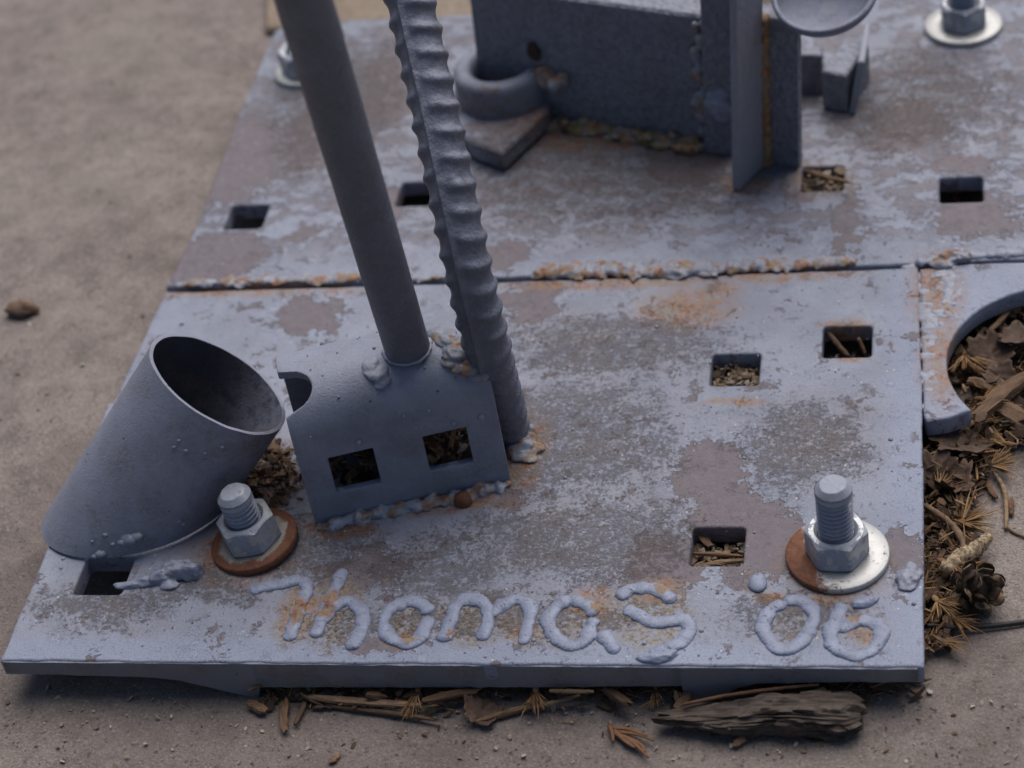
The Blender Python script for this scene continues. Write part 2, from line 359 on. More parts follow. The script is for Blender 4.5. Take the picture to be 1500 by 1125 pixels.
def metal_material(name, rust=0.0, side=None, colr=(0.50, 0.51, 0.53), paint=0.3, pcol=(0.27, 0.29, 0.36)):
    t = NT(name); p = t.pos(True)
    c = t.mix(t.noise(p, 0.35, 5, 0.65), tuple(Vector(colr)*0.75), colr)
    pm = t.step(t.noise(p, 0.16, 5, 0.6), 0.62-paint*0.3, 0.66-paint*0.3)
    c = t.mix(pm, c, pcol)
    dk = t.step(t.noise(p, 0.7, 6, 0.72), 0.56, 0.7); c = t.mix(t.math('MULTIPLY', dk, 0.6), c, (0.10, 0.085, 0.07))
    rm = t.step(t.noise(p, 0.2, 6, 0.68), 0.72-rust*0.45, 0.80-rust*0.45)
    if side is not None:
        dt = t.vmath('DOT_PRODUCT', p, side, out=1) if side != 'rim' else None
        rm = t.math('MAXIMUM', rm, t.step(t.math('ADD', dt, t.math('MULTIPLY', t.noise(p, 0.22, 7, 0.75), 17.0)), 13.5, 17.0) if side != 'rim' else t.step(t.math('ADD', t.vmath('LENGTH', p, out=1), t.math('MULTIPLY', t.noise(p, 0.25, 5, 0.65), 7.0)), 15.2, 17.2))
    rc = t.mix(t.step(t.noise(p, 0.5, 5, 0.7), 0.3, 0.7), RUST_D, (0.17, 0.066, 0.032))
    c = t.mix(rm, c, rc)
    met = t.math('MULTIPLY', t.math('SUBTRACT', 1.0, t.math('MAXIMUM', rm, pm)), 0.45)
    h = t.math('ADD', t.math('MULTIPLY', t.noise(p, 0.9, 5, 0.7), 0.8), t.math('MULTIPLY', rm, t.noise(p, 0.5, 5)))
    return t.done(c, t.mix(t.math('MAXIMUM', rm, t.math('MULTIPLY', pm, 0.5)), (0.46,)*3, (0.8,)*3), met, t.bump(h, 0.4, 0.3), 0.5)
def concrete_material(name, a, b, warm):
    t = NT(name); p = t.pos()
    v = t.noise(p, 0.012, 5, 0.6); v2 = t.noise(p, 0.07, 6, 0.65); gr = t.noise(p, 0.9, 5, 0.75)
    c = t.mix(t.step(v2, 0.3, 0.72), a, b)
    c = t.mix(t.math('MULTIPLY', t.step(v, 0.4, 0.7), 0.6), c, warm)
    c = t.mix(t.math('MULTIPLY', t.step(gr, 0.52, 0.68), 0.7), c, tuple(Vector(b)*1.75))
    c = t.mix(t.math('MULTIPLY', t.step(gr, 0.48, 0.30), 0.7), c, tuple(Vector(a)*0.4))
    vo = t.n('TexVoronoi', 0, {'Vector': p, 'Scale': 0.55}); vc = t.n('TexVoronoi', 1, {'Vector': p, 'Scale': 0.55})
    rnd = t.n('SeparateXYZ', 0, {0: vc})
    gm = t.math('MULTIPLY', t.step(vo, 0.36, 0.28), t.step(rnd, 0.74, 0.80))
    c = t.mix(t.math('MULTIPLY', gm, 0.8), c, t.mix(t.n('SeparateXYZ', 1, {0: vc}), (0.12, 0.09, 0.075), (0.44, 0.40, 0.34)))
    st = t.step(t.noise(p, 0.02, 6, 0.7), 0.55, 0.72)
    c = t.mix(t.math('MULTIPLY', st, 0.45), c, (0.075, 0.06, 0.05))
    v3 = t.noise(p, 0.16, 3, 0.5); c = t.mix(t.math('MULTIPLY', t.step(v3, 0.56, 0.70), 0.3), c, tuple(Vector(b)*1.35)); c = t.mix(t.math('MULTIPLY', t.step(v3, 0.44, 0.32), 0.3), c, tuple(Vector(a)*0.62))
    if name.startswith('weathered'):          # broad darker brown patches in the concrete round the base
        ro_ = t.patches(t.vmath('ADD', p, t.vmath('SCALE', t.vmath('SUBTRACT', t.noise(p, 0.03, 6, 0.7, out=1), (0.5,)*3), 60.0)), [E(560,1040,760,95), E(60,800,150,260), E(1430,1010,110,170)])
        c = t.mix(t.math('MULTIPLY', t.math('SUBTRACT', 1.0, t.step(ro_, 0.55, 1.25)), 0.38), c, t.mix(gr, (0.07, 0.056, 0.052), (0.18, 0.145, 0.134)))
    h = t.math('ADD', t.math('MULTIPLY', gr, 1.2), t.math('MULTIPLY', v2, 1.2)); h = t.math('ADD', h, t.math('MULTIPLY', gm, 0.8))
    return t.done(c, 0.92, 0.0, t.bump(h, 1.0, 0.9), 0.2)
def litter_material(name, cols, grain=(1, 1, 1), gs=0.4, dark=0.5, rough=0.8):
    t = NT(name); p = t.pos(True)
    rnd = t.n('NewGeometry', 8); ob = t.n('ObjectInfo', 5)
    f = t.math('FRACT', t.math('ADD', t.math('MULTIPLY', rnd, 1.0), ob))
    r = t.t.nodes.new('ShaderNodeValToRGB'); t.put(r.inputs[0], f)
    cr = r.color_ramp; cr.elements[0].color = (*cols[0], 1); cr.elements[1].color = (*cols[-1], 1)
    for i, k in enumerate(cols[1:-1], 1):
        e = cr.elements.new(i/(len(cols)-1)); e.color = (*k, 1)
    g = t.noise(t.vmath('MULTIPLY', p, grain), gs, 5, 0.7)
    c = t.mix(t.math('MULTIPLY', t.step(g, 0.65, 0.35), dark), r.outputs[0], (0.03, 0.02, 0.014))
    return t.done(c, rough, 0.0, t.bump(g, 0.5, 0.4), 0.25)

M_plate = plate_material()
M_paint = paint_material('slate_paint')
M_tube = paint_material('slate_paint_on_tube', (0.20, 0.212, 0.275), 0, 0.14, 0.3, 0.45, 0.6)
M_inner = paint_material('shade_dark_inside_paint', (0.045, 0.049, 0.066), 0, 0.2, 0.1, 0.4, 0.8)  # near-black base paints the shade inside the tube into the colour
M_brk = paint_material('slate_paint_on_bracket', (0.19, 0.206, 0.27), 0, 0.1, 0.25, 0.45, 0.35)
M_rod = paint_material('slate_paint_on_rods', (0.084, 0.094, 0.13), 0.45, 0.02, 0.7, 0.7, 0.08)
M_block = paint_material('hammered_slate_paint', (0.105, 0.114, 0.148), 1.6, 0.02, 0.2, 0.45, 0.2)
M_letter = weld_material('painted_weld_bead', 0.22, (0.185, 0.21, 0.30), [E(437,898,14,28), E(485,878,14,14), E(478,898,10,14), E(600,940,14,9), E(873,893,10,9), E(970,864,14,9), E(658,930,6,8), E(1250,905,12,14)])
M_seam = weld_material('rusty_weld_bead', 0.76, (0.20, 0.212, 0.265))
M_lump = weld_material('weld_spatter', 0.2, (0.19, 0.205, 0.27))
M_foot2 = weld_material('rusty_weld_spots', 0.78, (0.2, 0.215, 0.265))
M_foot = weld_material('mossy_weld_bead', 0.85, (0.16, 0.155, 0.15), None, 0.7)
M_rust = metal_material('rusty_iron', 1.3, None, (0.3, 0.25, 0.22), 0.0)
M_stud = metal_material('painted_zinc_stud', 0.05, None, (0.45, 0.46, 0.5), 0.75)
M_nut = metal_material('zinc_nut', 0.05, None, (0.50, 0.52, 0.55), 0.5)
M_washer = metal_material('zinc_washer', 0.12, None, (0.5, 0.5, 0.49), -0.3)
M_washer_half = metal_material('half_rusted_washer', 0.2, (-0.85, -0.25, 0), (0.48, 0.48, 0.48), -0.2)
M_washer_rust = metal_material('rust_rimmed_washer', 0.25, 'rim', (0.40, 0.37, 0.34), -0.3)
M_conc = concrete_material('weathered_concrete', (0.188, 0.157, 0.145), (0.298, 0.252, 0.235), (0.335, 0.292, 0.262))
M_slab = concrete_material('beige_concrete', (0.26, 0.20, 0.155), (0.34, 0.27, 0.21), (0.32, 0.27, 0.22))
M_needle = litter_material('dry_needles', [(0.12, 0.062, 0.028), (0.25, 0.14, 0.06), (0.36, 0.235, 0.115), (0.22, 0.12, 0.055), (0.16, 0.085, 0.04)], gs=0.2, dark=0.3)
M_leaf = litter_material('dead_leaf', [(0.07, 0.045, 0.034), (0.125, 0.08, 0.06), (0.10, 0.07, 0.055)], gs=0.25, dark=0.55)
M_chip = litter_material('wood_chips', [(0.125, 0.068, 0.04), (0.22, 0.135, 0.08), (0.085, 0.05, 0.034), (0.30, 0.20, 0.125), (0.16, 0.078, 0.044)], (0.25, 1.5, 1.5), 0.6, 0.6)
M_bark = litter_material('weathered_bark', [(0.085, 0.068, 0.06), (0.10, 0.08, 0.07)], (0.07, 1.5, 1.5), 0.7, 0.9)
M_twig = litter_material('twigs', [(0.09, 0.06, 0.042), (0.20, 0.13, 0.08), (0.30, 0.21, 0.13)], (0.3, 1, 1), 0.6, 0.5)
M_mulch = litter_material('fine_litter', [(0.035, 0.022, 0.015), (0.10, 0.058, 0.034), (0.06, 0.038, 0.026), (0.20, 0.12, 0.07), (0.07, 0.04, 0.03), (0.28, 0.19, 0.12), (0.05, 0.03, 0.02)], gs=0.5, dark=0.5)
M_cone = litter_material('cone_scales', [(0.035, 0.022, 0.015), (0.05, 0.032, 0.022), (0.30, 0.21, 0.14), (0.045, 0.03, 0.02), (0.36, 0.27, 0.19)], gs=0.4, dark=0.45)
M_dark = litter_material('dark_soil_and_hole_shade', [(0.03, 0.021, 0.016), (0.045, 0.032, 0.024)], gs=0.5, dark=0.6)  # soil, and the painted shade of the hole in the block
M_grit = litter_material('sand_grit', [(0.12, 0.09, 0.07), (0.36, 0.32, 0.27), (0.22, 0.17, 0.14), (0.45, 0.42, 0.37)], gs=0.5, dark=0.2)
M_hole = litter_material('pale_crumbs', [(0.05, 0.033, 0.024), (0.16, 0.10, 0.065), (0.30, 0.22, 0.15), (0.09, 0.06, 0.04), (0.42, 0.36, 0.29), (0.07, 0.05, 0.035)], gs=0.5, dark=0.4)
M_soil = litter_material('humus', [(0.05, 0.034, 0.025), (0.07, 0.048, 0.035)], gs=0.8, dark=0.7)
M_stone = litter_material('brown_stone', [(0.16, 0.10, 0.07), (0.2, 0.13, 0.09)], gs=0.3, dark=0.4)

# ------------------------------------------------------------------ the setting
def ground():
    xs, ys = [], []
    a = -120.0
    while a < 480: xs.append(a); a += 4
    a = -110.0
    while a < 420: ys.append(a); a += 4
    xs = [-3000, -1200, -500, -250]+xs+[520, 700, 1200, 3000]; ys = [-3000, -1000, -400, -200]+ys+[470, 700, 1400, 3000]
    V = [Vector((x, y, GZ+0.9*nz((x, y, 0), 0.03)+0.35*nz((x, y, 0), 0.13))) for y in ys for x in xs]
    n = len(xs); Fc = [(j*n+i, j*n+i+1, (j+1)*n+i+1, (j+1)*n+i) for j in range(len(ys)-1) for i in range(n-1)]
    tag(mk('concrete_ground', V, Fc, M_conc), kind='structure')
    e0, e1 = at(388, 30, GZ+4), at(388, -40, GZ+4)
    dr = (e1-e0).normalized()
    p = [e0-dr*8, e0-dr*8+Vector((700, 0, 0)), e1+Vector((700, 900, 0)), e0+dr*900]
    p = [Vector((q.x, q.y, 0)) for q in p]
    tag(mk('paving', *prism(p, GZ-8, GZ+4, 1.5), M_slab, smooth=False), kind='structure')
ground()

# ------------------------------------------------------------------ steel base
base = thing('steel_sculpture_base', 'blue grey painted welded steel base with raised lettering, bolted to concrete', 'sculpture base', at(700, 560, GZ))
def rsq(c, w, h, r=1.6, rot=0.0, n=4):
    P = []
    for qx, qy, a0 in ((1,1,0), (-1,1,90), (-1,-1,180), (1,-1,270)):
        for k in range(n+1):
            a = R(a0+90*k/n)
            x, y = qx*(w/2-r)+r*math.cos(a), qy*(h/2-r)+r*math.sin(a)
            P.append(c+Vector((x*math.cos(rot)-y*math.sin(rot), x*math.sin(rot)+y*math.cos(rot), 0)))
    return P
def edge(P, amp=0.35, step=2.2, seed=1):
    out = []
    for i, p in enumerate(P):
        q = P[(i+1) % len(P)]; n = max(1, int((q-p).length/step))
        for k in range(n):
            v = p.lerp(q, k/n)
            out.append(v+Vector((nz(v, 0.09, seed), nz(v, 0.11, seed+4), 0))*amp*1.4+Vector((nz(v, 0.5, seed+1), nz(v, 0.5, seed+6), 0))*amp*0.45)
    return out
def plate(name, outline, holes, z_top, thick, bev, mat, label=None):
    cu = bpy.data.curves.new('outline', 'CURVE'); cu.dimensions = '2D'; cu.fill_mode = 'BOTH'
    for P in [outline]+holes:
        sp = cu.splines.new('POLY'); sp.points.add(len(P)-1); sp.use_cyclic_u = True
        for i, v in enumerate(P): sp.points[i].co = (v.x, v.y, 0, 1)
    cu.extrude = thick/2-bev; cu.bevel_depth = bev; cu.bevel_resolution = 3; cu.offset = -bev
    tmp = bpy.data.objects.new('tmp', cu); col.objects.link(tmp)
    dg = bpy.context.evaluated_depsgraph_get(); dg.update()
    me = bpy.data.meshes.new_from_object(tmp.evaluated_get(dg))
    V = [Vector((v.co.x, v.co.y, v.co.z+z_top-thick/2)) for v in me.vertices]; Fc = [tuple(f.vertices) for f in me.polygons]
    bpy.data.objects.remove(tmp); bpy.data.curves.remove(cu); bpy.data.meshes.remove(me)
    o = mk(name, V, Fc, mat, base, label=label)
    o.data.polygons.foreach_set('use_smooth', [abs(p.normal.z) < 0.995 for p in o.data.polygons])
    return o
HOLE = {'front': [(1051, 800), (1077, 541), (1241, 500), (152, 843)], 'back': [(1408, 278), (361, 318), (612, 284), (1205, 262)]}
FT = 8.0
pf = [at(*p) for p in ((0, 967), (675, 972), (1354, 977), (1353, 800), (1351, 612), (1345, 392), (790, 411), (242, 428), (166, 588), (158, 592))]
plate('front_plate', edge(pf), [rsq(at(*h), 18.6, 18.6) for h in HOLE['front']], 0, FT, 0.9, M_plate)
pb = [at(*p) for p in ((243, 421), (790, 405), (1345, 387), (1420, 383), (1700, 372), (1760, -30), (1500, -12), (700, 21), (424, 33), (402, 46), (340, 190), (288, 330))]
plate('back_plate', edge(pb, 0.35, 2.2, 3), [rsq(at(*h), 17.5, 17.5) for h in HOLE['back']], 0.3, FT, 1.2, M_plate)
def ring_plate():
    A, Bm, D = at(1422, 598), at(1387, 524), at(1500, 425)
    ax, ay, bx, by, cx, cy = A.x, A.y, Bm.x, Bm.y, D.x, D.y; dd = 2*(ax*(by-cy)+bx*(cy-ay)+cx*(ay-by))
    c = Vector((((ax*ax+ay*ay)*(by-cy)+(bx*bx+by*by)*(cy-ay)+(cx*cx+cy*cy)*(ay-by))/dd, ((ax*ax+ay*ay)*(cx-bx)+(bx*bx+by*by)*(ax-cx)+(cx*cx+cy*cy)*(bx-ax))/dd, 0)); rr = (A-c).length
    P = [at(1352.8, 606), at(1359, 617), at(1385, 612), at(1424, 600)]
    P = P[:1]+[at(1358, 616), at(1390, 611), at(1424, 598)]
    a0 = math.atan2((P[-1]-c).y, (P[-1]-c).x); 
    if a0 < 0: a0 += 2*math.pi
    a1 = R(40)
    arc = []
    for k in range(41):
        a = a0+(a1-a0)*k/40; arc.append(c+Vector((math.cos(a)*rr, math.sin(a)*rr, 0)))
    P = P[:-1]+arc+[at(1690, 378), at(1420, 385), at(1347, 393)]
    Q = []
    for p in P: Q.append(p)
    return plate('ring_plate', edge(Q, 0.2, 2.0, 6), [], -0.2, FT, 1.0, M_plate)
ring_plate()
def front_flange():                       # deeper front face: two feet and a shallow web between them
    pr = [(12, 985), (120, 989), (225, 992), (265, 997), (300, 1005), (335, 1014), (362, 1021), (380, 1023), (381, 1007), (600, 1008), (820, 1008), (999, 1007), (1003, 1028), (1035, 1027),
          (1062, 1020), (1082, 1010), (1110, 1004), (1230, 1002), (1345, 1001)]
    n = Vector((0, 1, 0)); p0 = Vector((0, at(700, 972).y-0.35, 0))
    low = []
    for i in range(len(pr)-1):
        a, b = pr[i], pr[i+1]; k = max(1, int(abs(b[0]-a[0])/14))
        for j in range(k): low.append((a[0]+(b[0]-a[0])*j/k, a[1]+(b[1]-a[1])*j/k))
    low.append(pr[-1])
    V, Fc = [], []
    for px, py in low:
        q = on_plane(px, py, p0, n)
        f = at(px, 967+10*px/1354).y
        w = 0.3*nz((q.x, 0, 0), 0.25)
        zt = -0.55+0.22*nz((q.x, 3, 0), 0.12)
        zz = (q.z+0.3*nz((q.x, 9, 0), 0.2))
        V += [Vector((q.x, f+0.35+w*0.3, zt)), Vector((q.x, f-0.35+w, zt-0.25)), Vector((q.x, f-0.35+w, zz+0.5)), Vector((q.x, f+0.2+w, zz)), Vector((q.x, f+26, zz)), Vector((q.x, f+26, -5))]
    m = len(low)
    for i in range(m-1):
        for k in range(5): Fc.append((i*6+k, (i+1)*6+k, (i+1)*6+k+1, i*6+k+1)[::-1])
    Fc.append((0,1,2,3,4,5)); Fc.append(tuple((m-1)*6+k for k in range(6))[::-1])
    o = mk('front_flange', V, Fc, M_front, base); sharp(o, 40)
M_front = paint_material('shade_toned_front_paint', (0.068, 0.071, 0.085), 0, 0.25, 0.3)  # darker base colour puts the front face's shade into the paint
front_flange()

# raised lettering, each sign one weld bead
def B(paths, name='letter', label=None, r=2.65, seed=0, **kw):
    V, Fc = [], []
    for i, P in enumerate(paths):
        bead([at(*p, z=0.0) if len(p) == 2 else at(p[0], p[1], p[2]) for p in P], r, seed+i*3, V=V, Fc=Fc, ripple=0.045, pitch=1.25, rough=0.28, flat=0.46, lump=0.22, **kw)
    return fuse(mk(name, V, Fc, M_letter, base, label=label), 0.28, 1)
B([[(366,868),(380,862),(415,855),(447,848)], [(445,846),(450,864),(440,890),(431,915),(423,940)]], label='weld bead letter T with a rusty stem', seed=1)
B([[(503,833),(495,855),(485,876),(473,901),(462,935)], [(471,914),(486,892),(509,881),(527,892),(532,914),(522,936),(508,952)]], label='weld bead letter h', seed=8)
B([[(632,899),(618,886),(598,881),(576,890),(562,911),(569,932),(590,943),(611,938),(622,919),(629,903)], [(588,886),(584,896)]], label='weld bead letter o', seed=15)
B([[(669,883),(659,911),(647,941)], [(660,900),(674,881),(695,879),(711,889),(714,910),(706,939)], [(716,903),(737,887),(761,879),(777,890),(773,915),(765,945)]], label='weld bead letter m', seed=22)
B([[(873,902),(855,884),(831,881),(810,895),(803,915),(816,936),(837,947),(857,939),(864,922),(871,905)], [(877,926),(892,941),(903,958)]], label='weld bead letter a', seed=31)
B([[(905,878),(924,864),(946,862),(968,867),(988,883)], [(914,891),(936,902),(958,913),(981,911),(1001,909),(1010,921),(1000,939),(976,952),(950,960)]], label='weld bead letter s in broken strokes', seed=37)
V, Fc = blob(at(1110, 854, 0.2), 3.2, 4.4, 1.7, 3, 0.1); mk('apostrophe', V, Fc, M_letter, base)
B([[(1151,884),(1128,895),(1118,921),(1131,944),(1154,952),(1177,937),(1192,908),(1184,887),(1165,879),(1150,885)]], 'digit', 'weld bead digit zero', seed=44)
B([[(1235,884),(1225,907),(1216,928),(1225,950),(1251,961),(1276,953),(1291,931),(1284,916),(1266,909),(1246,914),(1226,924)]], 'digit', 'weld bead digit six', seed=51)
# loose lumps of weld on the plate
def lumps(L, name='weld_lump', mat=None, label=None, seed=0):
    V, Fc = [], []
    for i, (px, py, z, a, b, c, rt) in enumerate(L): blob(at(px, py, z), a, b, c, seed+i, 0.4, V, Fc, rot=rt)
    o = mk(name, V, Fc, mat or M_lump, base, label=label)
    return o if name == 'weld_spatter' else fuse(o, 0.4, 4)
lumps([(262,836,1.5,6.5,4.2,4.2,0.25), (280,838,1.5,4.2,3.6,4.4,0), (238,846,1,6,3,3,0.3), (215,852,.6,5,2.2,2.2,0.1), (195,857,.4,5,1.8,1.6,0.1), (178,858,.3,3,1.5,1.2,0), (248,858,.4,4,2,1.4,0)], label='ragged lump of weld slag beside the tube', seed=60)
lumps([(1330,850,.2,4.2,5.2,2.4,0), (1336,838,.1,3.4,4,1.8,0)], seed=72)
lumps([(1264,884,.1,4.5,2.4,1.6,0.4), (1275,880,.1,2.8,1.8,1.2,0.4)], mat=M_letter, seed=75)
lumps([(968,963,.1,6.5,2.6,1.9,0.25), (952,965,.1,4.4,2.2,1.4,0)], mat=M_letter, seed=79)
sp = []
rg = random.Random(5)
for i in range(150):
    px, py = rg.uniform(60, 1340), rg.uniform(450, 960)
    if 160 > px and py < 800: continue
    s_ = 0.25+0.65*rg.random()**3
    sp.append((px, py, 0, s_, s_, s_*0.8, 0))
o = lumps(sp, 'weld_spatter', M_lump, seed=90); o['kind'] = 'stuff'
# seams
def seam(P, r, seed, mat, name='weld_seam', rough=0.75, z=0.4, flat=0.6, n_extra=0, spread=2.0, **kw):
    pts = [at(x, y, z) for x, y in P]
    V, Fc = bead(pts, r, seed, flat=flat, rough=rough, ripple=0.02, pitch=3.4, lump=0.16, V=None, Fc=None, **kw)
    path = catmull(pts, 1.0); rg = random.Random(seed)
    for i in range(n_extra):
        q = rg.choice(path)+Vector((rg.uniform(-1, 1), rg.uniform(-1, 1), 0))*spread
        a = r*rg.uniform(0.4, 1.15); blob(q, a*rg.uniform(0.9, 1.8), a, a*0.5, seed+i, 0.6, V, Fc, rot=rg.random()*3)
    return fuse(mk(name, V, Fc, mat, base), 0.45, 4)
seam([(268,415),(330,413),(400,410),(470,410),(545,404)], 2.3, 101, M_seam, n_extra=40, flat=0.45, spread=1.6)
seam([(610,410),(650,406),(690,404)], 1.2, 102, M_seam, n_extra=6)
seam([(785,398),(850,396),(930,395),(1010,395),(1085,392)], 3.7, 103, M_seam, n_extra=50, flat=0.5, spread=2.4)
seam([(1085,389),(1150,389),(1200,386),(1255,383)], 2.9, 104, M_seam, n_extra=30, flat=0.5)
seam([(1340,386),(1375,380),(1400,374),(1440,374),(1500,370),(1560,368)], 1.9, 105, M_seam2 if 'M_seam2' in globals() else M_lump, n_extra=16, spread=3)
seam([(1388,396),(1392,420),(1386,445),(1384,470)], 2.4, 107, weld_material('patchy_weld_spots', 0.6, (0.23, 0.245, 0.31)), n_extra=18, spread=4.5, z=-0.9, flat=0.45)
seam([(1352,398),(1356,440),(1358,480),(1360,520),(1360,560),(1362,602)], 3.0, 106, weld_material('patchy_weld_bead', 0.55, (0.23, 0.245, 0.31)), n_extra=30, spread=6.5, z=-1.5, flat=0.42)
lumps([(1392,378,.5,5,4,3,0), (1408,377,.5,4.5,3.4,3.2,0), (1380,386,.3,5,3.6,2,0)], mat=M_seam, seed=120)

# mitred tube
def cut_tube():
    az, el = 0.4324, 0.8248; a = Vector((math.cos(az)*math.cos(el), math.sin(az)*math.cos(el), math.sin(el)))
    b = at(205, 740); r0, th = 28.0, 1.5; cut = Vector((-0.017, 0.035, 1)).normalized()
    e1 = a.cross(Vector((0,0,1))).normalized(); e2 = a.cross(e1).normalized()
    L = 60.8
    V, Fc = [], []; n = 96; m = 24
    def pt(r, th_, f, wob=0):
        d = e1*math.cos(th_)+e2*math.sin(th_)
        # bottom on plane z = 0.4, top square to the axis
        q = b+d*r
        t0 = (0.7-(q-b).dot(cut))/a.dot(cut)
        t1 = L+0.25*nz(d*30, 0.15, 3)
        return q+a*(t0+(t1-t0)*f)+d*(0.25*nz(d*20+Vector((0,0,f*50)), 0.08))
    for r in (r0, r0-th):
        for j in range(m+1):
            f = j/m
            for i in range(n): V.append(pt(r, 2*math.pi*i/n, f))
    N = (m+1)*n
    for j in range(m):
        for i in range(n):
            A, Bq = j*n+i, j*n+(i+1) % n
            Fc.append((A, A+n, Bq+n, Bq)); Fc.append((N+A, N+Bq, N+Bq+n, N+A+n))
    for i in range(n):
        A, Bq = m*n+i, m*n+(i+1) % n; Fc.append((A, N+A, N+Bq, Bq))
        A, Bq = i, (i+1) % n; Fc.append((A, Bq, N+Bq, N+A))
    o = mk('cut_tube', V, Fc, M_tube, base); sharp(o, 50)
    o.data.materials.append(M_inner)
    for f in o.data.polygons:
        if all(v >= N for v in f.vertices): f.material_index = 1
    # weld drips on the tube's lower front
    V, Fc = [], []
    def ontube(px, py):
        r = ray(px, py); w = CAM-b
        d = r-a*r.dot(a); w2 = w-a*w.dot(a)
        A, Bq, C = d.dot(d), 2*d.dot(w2), w2.dot(w2)-r0*r0
        D = Bq*Bq-4*A*C
        return CAM+r*((-Bq-math.sqrt(max(0, D)))/(2*A))
    for i, (px, py, s) in enumerate([(190,790,2.6), (200,786,2.2), (182,794,2.0), (154,784,.9), (165,797,.8), (148,812,1.8), (140,815,1.2), (135,793,.6), (268,768,.8), (262,764,.6), (255,655,.7), (272,660,.8), (300,664,.6), (325,655,.7), (262,645,.6), (330,668,.6)]):
        blob(ontube(px, py), s*1.3, s, s*0.8, 200+i, 0.3, V, Fc, nu=10, nv=6)
    tag(mk('weld_drip', V, Fc, M_lump, o), kind='stuff')
    return o
cut_tube()

# bent bracket with square holes
BA, BB = at(463, 771), at(749, 706)
bu = (BB-BA).normalized(); bL = (BB-BA).length; bn = Vector((-bu.y, bu.x, 0))
BH, BR, BW, BT = 57.5, 18.0, 42.0, 3.2
def bprof(s):                                # arc length along the profile -> (depth, height)
    l1 = BH-BR; l2 = BR*math.pi/2; l3 = BW-2*BR
    if s < l1: return (0.0, s)
    s -= l1
    if s < l2: a = s/BR; return (BR-BR*math.cos(a), BH-BR+BR*math.sin(a))
    s -= l2
    if s < l3: return (BR+s, BH)
    s -= l3
    if s < l2: a = s/BR; return (BW-BR+BR*math.sin(a), BH-BR+BR*math.cos(a))
    s -= l2
    return (BW, BH-BR-s)
bS = (BH-BR)*2+BR*math.pi+(BW-2*BR)
def bpt(t, s, off=0.0):
    d, z = bprof(s); d2, z2 = bprof(s+0.05); tx, tz = d2-d, z2-z; l = math.hypot(tx, tz) or 1
    nx, nz_ = -tz/l, tx/l
    return BA+bu*t+bn*(d+nx*off)+Vector((0, 0, z+nz_*off))
